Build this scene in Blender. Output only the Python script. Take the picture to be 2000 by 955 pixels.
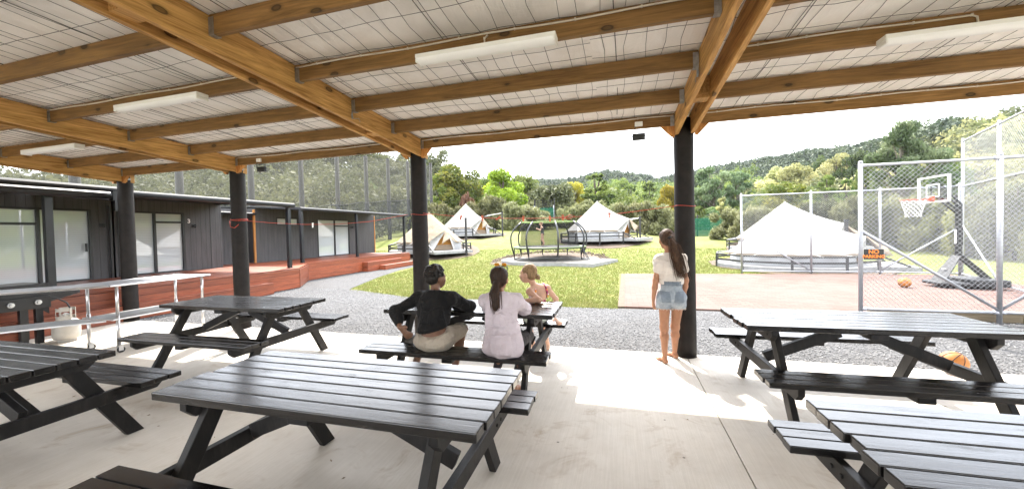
import bpy, math, random
import numpy as np
from mathutils import Vector, Matrix

for o in list(bpy.data.objects): bpy.data.objects.remove(o)
SC = bpy.context.scene
COL = SC.collection
RAD = math.radians

# ------------------------------------------------------------------ camera
cam_d = bpy.data.cameras.new('camera'); cam = bpy.data.objects.new('camera', cam_d); COL.objects.link(cam)
cam_d.sensor_width = 36.0; cam_d.sensor_fit = 'HORIZONTAL'
cam_d.lens = 36.0*737.84/2000.0
cam_d.shift_y = -7.7/2000.0
cam_d.clip_start = 0.05; cam_d.clip_end = 4000
cam.matrix_world = Matrix(((0.96147544, 0.01522929, 0.27446865, 0.0),
                           (0.27397909, 0.02816349, -0.96132319, 0.0),
                           (-0.02237026, 0.99948731, 0.022906, 1.55),
                           (0, 0, 0, 1)))
SC.camera = cam

# ------------------------------------------------------------------ sky, sun, exposure
SUN_EL, SUN_AZ = RAD(54.5), RAD(-24.2)          # azimuth from +Y towards +X
w = bpy.data.worlds.new('World'); SC.world = w; w.use_nodes = True
nt = w.node_tree; nt.nodes.clear()
out = nt.nodes.new('ShaderNodeOutputWorld'); bg = nt.nodes.new('ShaderNodeBackground')
sky = nt.nodes.new('ShaderNodeTexSky'); sky.sky_type = 'NISHITA'; sky.sun_disc = False
sky.sun_elevation = SUN_EL; sky.sun_rotation = SUN_AZ
sky.air_density = 1.0; sky.dust_density = 2.5; sky.ozone_density = 1.0
tc = nt.nodes.new('ShaderNodeTexCoord'); nz = nt.nodes.new('ShaderNodeTexNoise')
nz.inputs['Scale'].default_value = 2.2; nz.inputs['Detail'].default_value = 6
mp = nt.nodes.new('ShaderNodeMapping'); mp.inputs['Scale'].default_value = (1, 1, 3)
rp = nt.nodes.new('ShaderNodeValToRGB')
rp.color_ramp.elements[0].position = 0.32; rp.color_ramp.elements[0].color = (.62, .62, .62, 1)
rp.color_ramp.elements[1].position = 0.62; rp.color_ramp.elements[1].color = (.93, .93, .93, 1)
mx = nt.nodes.new('ShaderNodeMix'); mx.data_type = 'RGBA'
nt.links.new(tc.outputs['Generated'], mp.inputs['Vector']); nt.links.new(mp.outputs['Vector'], nz.inputs['Vector'])
nt.links.new(nz.outputs['Fac'], rp.inputs['Fac']); nt.links.new(rp.outputs['Color'], mx.inputs['Factor'])
nt.links.new(sky.outputs['Color'], mx.inputs[6]); mx.inputs[7].default_value = (6.6, 6.75, 7.0, 1)
nt.links.new(mx.outputs[2], bg.inputs['Color']); bg.inputs['Strength'].default_value = 0.15
nt.links.new(bg.outputs['Background'], out.inputs['Surface'])

sun_d = bpy.data.lights.new('sun', 'SUN'); sun_d.energy = 2.0; sun_d.angle = RAD(0.9); sun_d.color = (1.0, .94, .85)
sun = bpy.data.objects.new('sun', sun_d); COL.objects.link(sun)
sdir = Vector((math.sin(SUN_AZ)*math.cos(SUN_EL), math.cos(SUN_AZ)*math.cos(SUN_EL), math.sin(SUN_EL)))
sun.rotation_euler = sdir.to_track_quat('Z', 'Y').to_euler(); sun.location = (-10, 30, 40)

SC.view_settings.view_transform = 'Standard'; SC.view_settings.look = 'None'
SC.view_settings.gamma = 1.0; SC.view_settings.use_curve_mapping = False
SC.view_settings.exposure = 2.82
SC.render.engine = 'CYCLES'
cy = SC.cycles
cy.max_bounces = 8; cy.diffuse_bounces = 5; cy.glossy_bounces = 3; cy.transparent_max_bounces = 16
cy.transmission_bounces = 3; cy.use_denoising = True; cy.caustics_reflective = False; cy.caustics_refractive = False
cy.sample_clamp_indirect = 8

# ------------------------------------------------------------------ materials
MATS = {}
class NT:
    def __init__(s, name):
        s.m = bpy.data.materials.new(name); s.m.use_nodes = True
        s.t = s.m.node_tree; s.p = s.t.nodes['Principled BSDF']; s.o = s.t.nodes['Material Output']
    def n(s, ty, **kw):
        n = s.t.nodes.new(ty)
        for k, v in kw.items():
            if k in n.inputs: n.inputs[k].default_value = v
            else: setattr(n, k, v)
        return n
    def l(s, a, b): s.t.links.new(a, b)
    def coord(s, scale=(1, 1, 1), kind='Object', rot=(0, 0, 0)):
        t = s.n('ShaderNodeTexCoord'); m = s.n('ShaderNodeMapping')
        m.inputs['Scale'].default_value = scale; m.inputs['Rotation'].default_value = rot
        s.l(t.outputs[kind], m.inputs['Vector']); return m.outputs['Vector']
    def noise(s, vec, scale=5, detail=5, rough=.6, dist=0):
        n = s.n('ShaderNodeTexNoise', Scale=scale, Detail=detail, Roughness=rough, Distortion=dist)
        s.l(vec, n.inputs['Vector']); return n.outputs['Fac']
    def ramp(s, fac, stops):
        r = s.n('ShaderNodeValToRGB'); e = r.color_ramp.elements
        while len(e) < len(stops): e.new(.5)
        for i, (p, c) in enumerate(stops):
            e[i].position = p; e[i].color = (*c, 1) if len(c) == 3 else c
        s.l(fac, r.inputs['Fac']); return r.outputs['Color']
    def mix(s, a, b, fac, mode='MIX'):
        m = s.n('ShaderNodeMix', data_type='RGBA', blend_type=mode)
        for v, i in ((a, 6), (b, 7), (fac, 0)):
            if isinstance(v, (int, float)): m.inputs[i].default_value = v
            elif isinstance(v, tuple): m.inputs[i].default_value = (*v, 1) if len(v) == 3 else v
            else: s.l(v, m.inputs[i])
        return m.outputs[2]
    def attr(s, name='rnd'):
        a = s.n('ShaderNodeAttribute', attribute_name=name); return a.outputs['Fac']
    def math(s, op, a, b=0.0):
        m = s.n('ShaderNodeMath', operation=op)
        for v, i in ((a, 0), (b, 1)):
            if isinstance(v, (int, float)): m.inputs[i].default_value = v
            else: s.l(v, m.inputs[i])
        return m.outputs[0]
    def bump(s, h, strength=.3, dist=.01):
        b = s.n('ShaderNodeBump', Strength=strength, Distance=dist); s.l(h, b.inputs['Height'])
        s.l(b.outputs['Normal'], s.p.inputs['Normal']); return b
    def set(s, color=None, rough=None, metal=None, spec=None):
        for k, v in (('Base Color', color), ('Roughness', rough), ('Metallic', metal), ('Specular IOR Level', spec)):
            if v is None: continue
            if isinstance(v, (int, float)): s.p.inputs[k].default_value = v
            elif isinstance(v, tuple): s.p.inputs[k].default_value = (*v, 1)
            else: s.l(v, s.p.inputs[k])
        return s.m

def plain(name, col, rough=.5, metal=0, spec=.5, var=.12, scale=6, bump=0):
    """a colour with soft irregular wear"""
    k = NT(name); v = k.coord()
    f = k.noise(v, scale, 6, .65)
    lo = tuple(c*(1-var) for c in col); hi = tuple(min(1, c*(1+var)) for c in col)
    c = k.ramp(f, [(.3, lo), (.7, hi)])
    r = k.math('ADD', k.math('MULTIPLY', f, .2), rough-.1)
    k.set(c, r, metal, spec)
    if bump: k.bump(k.noise(v, scale*8, 4), bump, .004)
    MATS[name] = k.m; return k.m

def wood(name, dark, light, axis, knots=True, rough=.6, grain=1.0, rnd=.35, spec=.3, knotcol=None):
    """timber with the grain along one axis"""
    k = NT(name); st = {'X': (.9, 14, 14), 'Y': (14, .9, 14), 'Z': (14, 14, .9)}[axis]
    a = k.attr()
    off = k.n('ShaderNodeVectorMath', operation='ADD'); comb = k.n('ShaderNodeCombineXYZ')
    a9 = k.math('MULTIPLY', a, 37.0)
    for i in range(3): k.l(a9, comb.inputs[i])
    k.l(k.coord(st), off.inputs[0]); k.l(comb.outputs[0], off.inputs[1]); v = off.outputs[0]
    f1 = k.noise(v, 1.6*grain, 5, .6, 1.2); f2 = k.noise(v, 7*grain, 3, .6)
    f = k.math('ADD', k.math('MULTIPLY', f1, .7), k.math('MULTIPLY', f2, .3))
    c = k.ramp(f, [(.36, dark), (.5, tuple((x+y)/2 for x, y in zip(dark, light))), (.64, light)])
    tint = k.math('ADD', k.math('MULTIPLY', a, rnd), 1-rnd/2)
    cv = k.n('ShaderNodeCombineXYZ')
    for i in range(3): k.l(tint, cv.inputs[i])
    c = k.mix(c, cv.outputs[0], 1.0, 'MULTIPLY')
    if knots:
        st2 = {'X': (2.3, 5, 5), 'Y': (5, 2.3, 5), 'Z': (5, 5, 2.3)}[axis]
        o2 = k.n('ShaderNodeVectorMath', operation='ADD'); k.l(k.coord(st2), o2.inputs[0]); k.l(comb.outputs[0], o2.inputs[1])
        vo = k.n('ShaderNodeTexVoronoi', Scale=.9, Randomness=1.0); k.l(o2.outputs[0], vo.inputs['Vector']); vo.inputs['Scale'].default_value = 1.25
        kf = k.ramp(k.math('ADD', vo.outputs['Distance'], k.math('MULTIPLY', f2, .05)), [(.09, (.75, .75, .75)), (.135, (1, 1, 1)), (.165, (.35, .35, .35)), (.24, (0, 0, 0))])
        kc = knotcol or tuple(x*.28 for x in dark)
        c = k.mix(c, kc, kf)
    k.set(c, k.math('ADD', k.math('MULTIPLY', f2, .25), rough-.12), 0, spec)
    k.bump(f, .25, .003)
    MATS[name] = k.m; return k.m

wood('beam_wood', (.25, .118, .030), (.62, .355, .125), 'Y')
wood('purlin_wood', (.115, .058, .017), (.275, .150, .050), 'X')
wood('brace_wood', (.27, .10, .022), (.55, .26, .078), 'Z')
wood('deck_wood', (.115, .025, .009), (.25, .064, .026), 'Y', knots=False, rnd=.6, rough=.45, spec=.5)
wood('grey_timber', (.10, .092, .08), (.18, .168, .15), 'X', knots=False, rnd=.4)
wood('sleeper_wood', (.15, .115, .07), (.28, .225, .15), 'X', rnd=.4)
wood('pole_wood', (.010, .009, .008), (.026, .024, .021), 'Z', knots=False)

# black stained table timber: brush marks, rubbed edges
def stained(name, axis, rough=.40, spec=.5, bmp=.28):
    k = NT(name); st = {'X': (1.1, 18, 18), 'Z': (8, 8, 2)}[axis]; a = k.attr()
    off = k.n('ShaderNodeVectorMath', operation='ADD'); comb = k.n('ShaderNodeCombineXYZ'); oi = k.n('ShaderNodeObjectInfo'); a9 = k.math('ADD', k.math('MULTIPLY', a, 51.0), k.math('MULTIPLY', oi.outputs['Random'], 23.0))
    for i in range(3): k.l(a9, comb.inputs[i])
    k.l(k.coord(st), off.inputs[0]); k.l(comb.outputs[0], off.inputs[1]); v = off.outputs[0]
    f1 = k.noise(v, 2.0, 6, .65, .8); f2 = k.noise(v, 9, 4, .6)
    c = k.ramp(f1, [(.28, (.005, .0045, .0045)), (.52, (.011, .010, .0095)), (.70, (.024, .021, .019)), (.82, (.06, .052, .046))])
    tint = k.math('ADD', k.math('MULTIPLY', a, .7), .6); cv = k.n('ShaderNodeCombineXYZ')
    for i in range(3): k.l(tint, cv.inputs[i])
    c = k.mix(c, cv.outputs[0], 1.0, 'MULTIPLY')
    vo = k.n('ShaderNodeTexVoronoi', Scale=3.2); k.l(k.coord((2, 6, 6)), vo.inputs['Vector'])
    c = k.mix(c, (.006, .005, .005), k.ramp(vo.outputs['Distance'], [(.03, (1, 1, 1)), (.075, (0, 0, 0))]))
    wr = k.noise(k.coord((1.5, 4, 4)), 3.0, 6, .7, .6); k.set(c, k.math('ADD', k.math('ADD', k.math('MULTIPLY', f1, .30), rough-.15), k.math('MULTIPLY', k.math('MAXIMUM', k.math('SUBTRACT', wr, .54), 0.0), .55)), 0, spec)
    k.bump(k.math('ADD', f2, k.math('MULTIPLY', f1, 1.5)), bmp, .0025)
    MATS[name] = k.m
stained('stained_board', 'X', .20, .5, .10); stained('stained_leg', 'Z', .5, .22)

plain('post_stain', (.0125, .0100, .0088), .6, 0, .2, var=.5, scale=9, bump=.5)
plain('black_metal', (.008, .008, .009), .38, var=.3)
plain('dark_steel', (.011, .0115, .014), .35, var=.2)
plain('fascia_paint', (.016, .0165, .018), .5, 0, .25, var=.15)
plain('galv_steel', (.36, .37, .40), .42, .6, var=.15, scale=20)
plain('bracket_steel', (.30, .30, .30), .45, .8, var=.3, scale=25)
plain('stainless', (.60, .60, .61), .34, 1.0, var=.06, scale=3)
plain('stainless_dull', (.55, .55, .55), .38, .8, var=.12, scale=4)
plain('white_paint', (.78, .78, .76), .4, var=.05)
plain('off_white_plastic', (.74, .73, .70), .45, var=.05)
plain('light_cover', (.80, .80, .80), .35, var=.03)
plain('cable_plastic', (.55, .50, .42), .5, var=.1)
plain('orange_rope', (.42, .045, .022), .6, var=.25, scale=60)
plain('peg_plastic', (.55, .085, .018), .4, var=.1)
plain('rim_orange', (.38, .06, .02), .4, var=.1)
plain('sign_orange', (.90, .24, .015), .5, var=.04)
plain('sign_black', (.012, .012, .012), .45, var=.2)
plain('black_plastic', (.009, .009, .010), .5, var=.3)
plain('grey_plastic', (.028, .028, .029), .5, var=.15)
plain('rubber', (.010, .010, .010), .7, var=.3)
plain('gas_enamel', (.40, .375, .335), .45, var=.12)
plain('net_cord', (.72, .72, .72), .8, var=.1)
plain('wire_dark', (.050, .046, .042), .6, .2, var=.3, scale=30)
plain('chain_wire', (.28, .285, .30), .45, .4, var=.12, scale=30)
plain('tent_floor', (.42, .30, .17), .8, var=.2)
plain('lime_trim', (.16, .25, .04), .5, var=.1)
plain('dark_rail', (.015, .014, .013), .6, var=.4, bump=.2)
plain('white_deck_edge', (.20, .20, .197), .6, var=.25, scale=8)
plain('green_screen', (.035, .20, .115), .7, var=.2, scale=14)
plain('soil', (.085, .060, .040), .95, var=.35, scale=7, bump=1.0)
plain('dry_leaf', (.22, .165, .11), .8, var=.5, scale=40)
plain('bark', (.05, .036, .026), .9, var=.4, scale=5, bump=.6)
plain('pale_bark', (.13, .112, .092), .9, var=.35, scale=5, bump=.6)
plain('umbrella_silver', (.5, .5, .5), .4, .5)

def cloth(name, col, rough=.85, weave=260, var=.10, sss=0, trans=0, fold=9.0, folddist=.022):
    k = NT(name); v = k.coord(); f = k.noise(v, 5, 5); f2 = k.noise(v, weave, 2)
    c = k.ramp(f, [(.3, tuple(x*(1-var) for x in col)), (.7, tuple(min(1, x*(1+var)) for x in col))])
    k.set(c, rough, 0, .2); fr = k.noise(k.coord((1.7, 1.7, .55), rot=(.25, .3, 0)), fold, 3, .5, .9); rd = k.noise(k.coord((.6, .6, 1.9), rot=(-.35, .5, 0)), fold*.9, 2, .5, .6); b1 = k.bump(k.math('ADD', fr, rd), .9, folddist*1.6)
    b2 = k.n('ShaderNodeBump', Strength=.2, Distance=.002); k.l(f2, b2.inputs['Height']); k.l(b1.outputs['Normal'], b2.inputs['Normal']); k.l(b2.outputs['Normal'], k.p.inputs['Normal'])
    try: k.p.inputs['Sheen Weight'].default_value = .04
    except Exception: pass
    if trans:
        tr = k.n('ShaderNodeBsdfTranslucent'); k.l(c, tr.inputs['Color']); ms = k.n('ShaderNodeMixShader'); ms.inputs[0].default_value = trans
        k.l(k.p.outputs[0], ms.inputs[1]); k.l(tr.outputs[0], ms.inputs[2]); k.l(ms.outputs[0], k.o.inputs['Surface'])
    MATS[name] = k.m
cloth('canvas_white', (.40, .39, .37), .9, 90, .05, trans=.2, fold=1.6, folddist=.05)
cloth('canvas_cream', (.27, .215, .155), .9, 90, .05, trans=.25, fold=1.6, folddist=.05)
cloth('canvas_wall', (.36, .365, .375), .9, 90, .05, trans=.15, fold=2.5, folddist=.05)
cloth('canvas_tan', (.42, .20, .045), .9, 90, .08, trans=.35)
cloth('canvas_beige', (.30, .23, .165), .9, 90, .06, trans=.25)
cloth('black_cotton', (.008, .0075, .0075)); cloth('khaki_cotton', (.40, .35, .285)); cloth('lilac_cotton', (.50, .435, .465))
cloth('dark_leggings', (.035, .030, .032)); cloth('white_cotton', (.58, .525, .475)); cloth('pale_shorts', (.55, .60, .57))

def skin(name, col):
    k = NT(name); v = k.coord(); f = k.noise(v, 14, 5)
    c = k.ramp(f, [(.3, tuple(x*.85 for x in col)), (.7, tuple(x*1.12 for x in col))])
    k.set(c, .5, 0, .4); k.bump(k.noise(v, 120, 3), .1, .002)
    k.p.inputs['Subsurface Weight'].default_value = .08; k.p.inputs['Subsurface Radius'].default_value = (.01, .004, .002)
    MATS[name] = k.m
skin('skin_brown', (.16, .078, .045)); skin('skin_tan', (.33, .158, .088)); skin('skin_fair', (.50, .30, .21))

def hairm(name, dark, light, axis='Z'):
    k = NT(name); v = k.coord((70, 70, 5)); f = k.noise(v, 1.6, 4, .6, .6)
    k.set(k.ramp(f, [(.3, dark), (.7, light)]), .55, 0, .2); k.bump(f, .6, .006); MATS[name] = k.m
hairm('hair_black', (.006, .005, .0045), (.024, .019, .016)); hairm('hair_dark_brown', (.010, .006, .0045), (.042, .023, .014)); hairm('hair_brown', (.020, .011, .007), (.085, .043, .024))
hairm('hair_long_brown', (.020, .011, .0065), (.095, .050, .028)); hairm('hair_fair', (.10, .06, .03), (.34, .22, .115))

k = NT('denim'); v = k.coord(); f = k.noise(v, 9, 6, .7); f2 = k.noise(k.coord((300, 300, 60)), 1, 2)
k.set(k.ramp(f, [(.25, (.13, .16, .20)), (.5, (.24, .275, .31)), (.75, (.41, .43, .44))]), .85, 0, .2); k.bump(k.math('ADD', f2, f), .3, .003); MATS['denim'] = k.m
plain('denim_seam', (.155, .185, .22), .85, 0, .2, var=.25, scale=12)
k = NT('swim_print'); vo = k.n('ShaderNodeTexVoronoi', Scale=42.0); k.l(k.coord(), vo.inputs['Vector'])
sep = k.n('ShaderNodeSeparateColor'); k.l(vo.outputs['Color'], sep.inputs[0])
c = k.ramp(sep.outputs[0], [(.0, (.015, .015, .02)), (.38, (.75, .06, .24)), (.55, (.7, .7, .68)), (.75, (.02, .32, .14)), (.9, (.8, .3, .05))])
k.t.nodes[-1]; k.set(c, .6); MATS['swim_print'] = k.m

# concrete floor: broom lines, stains, scuffs
k = NT('concrete'); v = k.coord(); f1 = k.noise(v, .9, 8, .62); f2 = k.noise(v, 6, 8, .7); fb = k.noise(k.coord((60, 1.6, 1)), 1.4, 4, .7, .5)
c = k.ramp(f1, [(.3, (.49, .445, .385)), (.55, (.60, .555, .49)), (.75, (.66, .62, .555))])
c = k.mix(c, (.80, .78, .74), k.ramp(f2, [(.35, (0, 0, 0)), (.8, (.35, .35, .35))]), 'MULTIPLY')
c = k.mix(c, (.86, .85, .82), k.ramp(fb, [(.40, (.55, .55, .55)), (.64, (0, 0, 0))]), 'MULTIPLY')
st = k.noise(v, 2.1, 4, .75, 1.0); c = k.mix(c, (.66, .57, .47), k.ramp(st, [(.54, (0, 0, 0)), (.72, (.75, .75, .75))]), 'MULTIPLY')
vo = k.n('ShaderNodeTexVoronoi', Scale=3.4, Randomness=1.0); k.l(v, vo.inputs['Vector'])
c = k.mix(c, (.10, .085, .07), k.ramp(vo.outputs['Distance'], [(.022, (.85, .85, .85)), (.04, (0, 0, 0))]))
k.set(c, k.math('ADD', k.math('MULTIPLY', f2, .3), .5), 0, .35); k.bump(k.math('ADD', fb, f2), .22, .004); MATS['concrete'] = k.m

# gravel
k = NT('gravel'); v = k.coord(); vo = k.n('ShaderNodeTexVoronoi', Scale=62.0); k.l(v, vo.inputs['Vector'])
sep = k.n('ShaderNodeSeparateColor'); k.l(vo.outputs['Color'], sep.inputs[0])
c = k.ramp(sep.outputs[0], [(.0, (.050, .050, .052)), (.35, (.074, .074, .0765)), (.7, (.106, .106, .1085)), (1, (.16, .159, .157))])
c = k.mix(c, (.75, .72, .68), k.ramp(k.noise(v, 1.2, 6), [(.4, (0, 0, 0)), (.7, (.5, .5, .5))]), 'MULTIPLY')
k.set(c, .95, 0, .1); k.bump(k.math('SUBTRACT', 1.0, vo.outputs['Distance']), .6, .012); MATS['gravel'] = k.m
k = NT('gravel_stone'); a = k.attr(); k.set(k.ramp(a, [(0, (.14, .14, .143)), (.5, (.24, .24, .245)), (1, (.36, .357, .35))]), .85, 0, .3); MATS['gravel_stone'] = k.m

# grass ground, mown in patches
k = NT('turf'); v = k.coord(); f1 = k.noise(v, .22, 6, .6); f2 = k.noise(v, 1.7, 6, .7); f3 = k.noise(v, 38, 4, .7)
c = k.ramp(f1, [(.3, (.095, .120, .024)), (.5, (.130, .148, .038)), (.7, (.165, .163, .060))])
c = k.mix(c, (.30, .26, .11), k.ramp(f2, [(.5, (0, 0, 0)), (.75, (.75, .75, .75))]))
c = k.mix(c, (.045, .075, .012), k.ramp(f3, [(.3, (.4, .4, .4)), (.55, (0, 0, 0))]))
k.set(c, .9, 0, .15); k.bump(f3, .9, .03); MATS['turf'] = k.m
k = NT('grass_blade'); a = k.attr(); v = k.coord(); c = k.ramp(a, [(0, (.11, .140, .026)), (.55, (.155, .175, .046)), (.85, (.195, .192, .070)), (1, (.235, .21, .10))])
c = k.mix(c, (.30, .26, .11), k.ramp(k.noise(v, 1.7, 6, .7), [(.5, (0, 0, 0)), (.75, (.6, .6, .6))]))
k.set(c, .7, 0, .2); tr = k.n('ShaderNodeBsdfTranslucent'); k.l(c, tr.inputs['Color']); ms = k.n('ShaderNodeMixShader'); ms.inputs[0].default_value = .35
k.l(k.p.outputs[0], ms.inputs[1]); k.l(tr.outputs[0], ms.inputs[2]); k.l(ms.outputs[0], k.o.inputs['Surface']); MATS['grass_blade'] = k.m
k = NT('hill_soil'); v = k.coord(); k.set(k.ramp(k.noise(v, .08, 7), [(.35, (.05, .075, .022)), (.6, (.10, .12, .04)), (.78, (.26, .22, .11))]), .95, 0, .1); MATS['hill_soil'] = k.m

# brick court
k = NT('court_brick'); br = k.n('ShaderNodeTexBrick', Scale=1.0); k.l(k.coord(), br.inputs['Vector'])
for n_, v_ in (('Color1', (.126, .076, .064, 1)), ('Color2', (.155, .102, .088, 1)), ('Mortar', (.090, .062, .054, 1)), ('Mortar Size', .008), ('Brick Width', .23), ('Row Height', .115), ('Bias', 0.0)):
    br.inputs[n_].default_value = v_
c = k.mix(br.outputs['Color'], (.155, .112, .100), k.ramp(k.noise(k.coord(), .7, 7), [(.35, (0, 0, 0)), (.7, (.6, .6, .6))]))
k.set(c, .95, 0, .08); k.bump(br.outputs['Fac'], -.3, .004); MATS['court_brick'] = k.m

# white foil lining pressed against netting: creases
k = NT('roof_lining'); v = k.coord(); f = k.noise(k.coord((9, 1.2, 1)), 1.0, 5, .6, .6); f2 = k.noise(v, 3, 7, .65, 1.2); f3 = k.noise(v, .7, 5)
c = k.ramp(f2, [(.3, (.84, .81, .77)), (.7, (.92, .90, .87))]); c = k.mix(c, (.88, .82, .74), k.ramp(f3, [(.5, (0, 0, 0)), (.75, (.6, .6, .6))]), 'MULTIPLY')
k.set(c, .55, 0, .4); k.bump(k.math('ADD', k.math('MULTIPLY', f, 1.4), f2), .55, .03); MATS['roof_lining'] = k.m
plain('roof_iron', (.22, .23, .24), .45, .5)

# dark vertical cladding with grooves
k = NT('cladding'); v = k.coord(); sx = k.n('ShaderNodeSeparateXYZ'); k.l(v, sx.inputs[0])
g = k.math('FRACT', k.math('MULTIPLY', sx.outputs[1], 1/.15)); g = k.math('ABSOLUTE', k.math('SUBTRACT', g, .5))
gr = k.ramp(g, [(.455, (0, 0, 0)), (.485, (1, 1, 1))])
c = k.ramp(k.noise(k.coord((8, 8, .8)), 1.5, 5), [(.3, (.040, .038, .039)), (.7, (.066, .063, .064))]); c = k.mix(c, (.012, .012, .012), gr)
k.set(c, .55, 0, .4); b = k.bump(k.math('SUBTRACT', 1.0, gr), .6, .006); MATS['cladding'] = k.m

# door glass with pale blinds behind
k = NT('blind_glass'); v = k.coord(); wv = k.n('ShaderNodeTexWave', wave_type='BANDS', bands_direction='Z', Scale=7.0); k.l(v, wv.inputs['Vector'])
c = k.ramp(wv.outputs['Fac'], [(.0, (.40, .44, .45)), (1, (.47, .51, .52))])
k.set(c, .6, 0, .5); k.p.inputs['Coat Weight'].default_value = 1.0; k.p.inputs['Coat Roughness'].default_value = .015; k.p.inputs['Coat IOR'].default_value = 2.1; MATS['blind_glass'] = k.m
k = NT('clear_glass'); tr = k.n('ShaderNodeBsdfTransparent'); tr.inputs[0].default_value = (.93, .95, .96, 1); gl = k.n('ShaderNodeBsdfGlossy', Roughness=.05)
ms = k.n('ShaderNodeMixShader'); ms.inputs[0].default_value = .12; k.l(tr.outputs[0], ms.inputs[1]); k.l(gl.outputs[0], ms.inputs[2]); k.l(ms.outputs[0], k.o.inputs['Surface']); MATS['clear_glass'] = k.m

def netting(name, col, alpha, scale=None):
    """woven shade cloth: threads cover part of every cell"""
    k = NT(name); tr = k.n('ShaderNodeBsdfTransparent'); ms = k.n('ShaderNodeMixShader')
    f = k.noise(k.coord((1, 1, .25)), .8, 4); fac = k.math('ADD', k.math('MULTIPLY', f, .12), alpha-.06)
    k.l(fac, ms.inputs[0]); k.set(col, .8, 0, .1); k.l(tr.outputs[0], ms.inputs[1]); k.l(k.p.outputs[0], ms.inputs[2]); k.l(ms.outputs[0], k.o.inputs['Surface'])
    MATS[name] = k.m
netting('shade_net', (.12, .115, .10), .36); netting('shade_net_dense', (.075, .075, .075), .50)
netting('trampoline_net', (.012, .012, .012), .46); netting('screen_net', (.016, .085, .050), .85)

def foliage(name, lo, mid, hi, trans=.42):
    k = NT(name); a = k.attr(); oi = k.n('ShaderNodeObjectInfo')
    c = k.ramp(a, [(0, lo), (.5, mid), (1, hi)])
    h = k.n('ShaderNodeHueSaturation'); k.l(c, h.inputs['Color'])
    k.l(k.math('ADD', k.math('MULTIPLY', oi.outputs['Random'], .03), .488), h.inputs['Hue'])
    k.l(k.math('ADD', k.math('MULTIPLY', oi.outputs['Random'], .5), .75), h.inputs['Value'])
    c = h.outputs['Color']; k.set(c, .6, 0, .25)
    tr = k.n('ShaderNodeBsdfTranslucent'); k.l(c, tr.inputs['Color']); ms = k.n('ShaderNodeMixShader'); ms.inputs[0].default_value = trans
    k.l(k.p.outputs[0], ms.inputs[1]); k.l(tr.outputs[0], ms.inputs[2]); k.l(ms.outputs[0], k.o.inputs['Surface']); MATS[name] = k.m
foliage('leaf_net_hill', (.042, .050, .020), (.088, .095, .042), (.16, .16, .085))
foliage('leaf_lime', (.1250, .2125, .0150), (.2500, .3750, .0275), (.4000, .5250, .0562))
foliage('leaf_yellow_green', (.050, .085, .013), (.118, .155, .026), (.30, .295, .05))
foliage('leaf_dark', (.0234, .0416, .0156), (.0546, .0884, .0286), (.1105, .1495, .0455))
foliage('leaf_mid', (.0551, .0870, .0203), (.1189, .1624, .0377), (.2175, .2610, .0653))
foliage('leaf_olive', (.085, .090, .034), (.165, .170, .074), (.27, .265, .135))
foliage('leaf_olive_dark', (.042, .048, .020), (.092, .098, .044), (.165, .165, .080))
foliage('leaf_pine', (.0490, .0770, .0308), (.1120, .1512, .0700), (.2030, .2380, .1260))
foliage('leaf_pale', (.1615, .1700, .0646), (.3230, .3230, .1326), (.5270, .4930, .2295))
foliage('leaf_gold', (.16, .15, .015), (.32, .28, .03), (.46, .38, .06))
foliage('leaf_flax', (.0780, .1170, .0390), (.1690, .2210, .0780), (.3120, .3510, .1560))
foliage('leaf_rust', (.1100, .0550, .0330), (.1980, .1100, .0660), (.2750, .1650, .0990))
foliage('leaf_far', (.020, .033, .016), (.044, .060, .030), (.082, .100, .050), .2)
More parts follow.
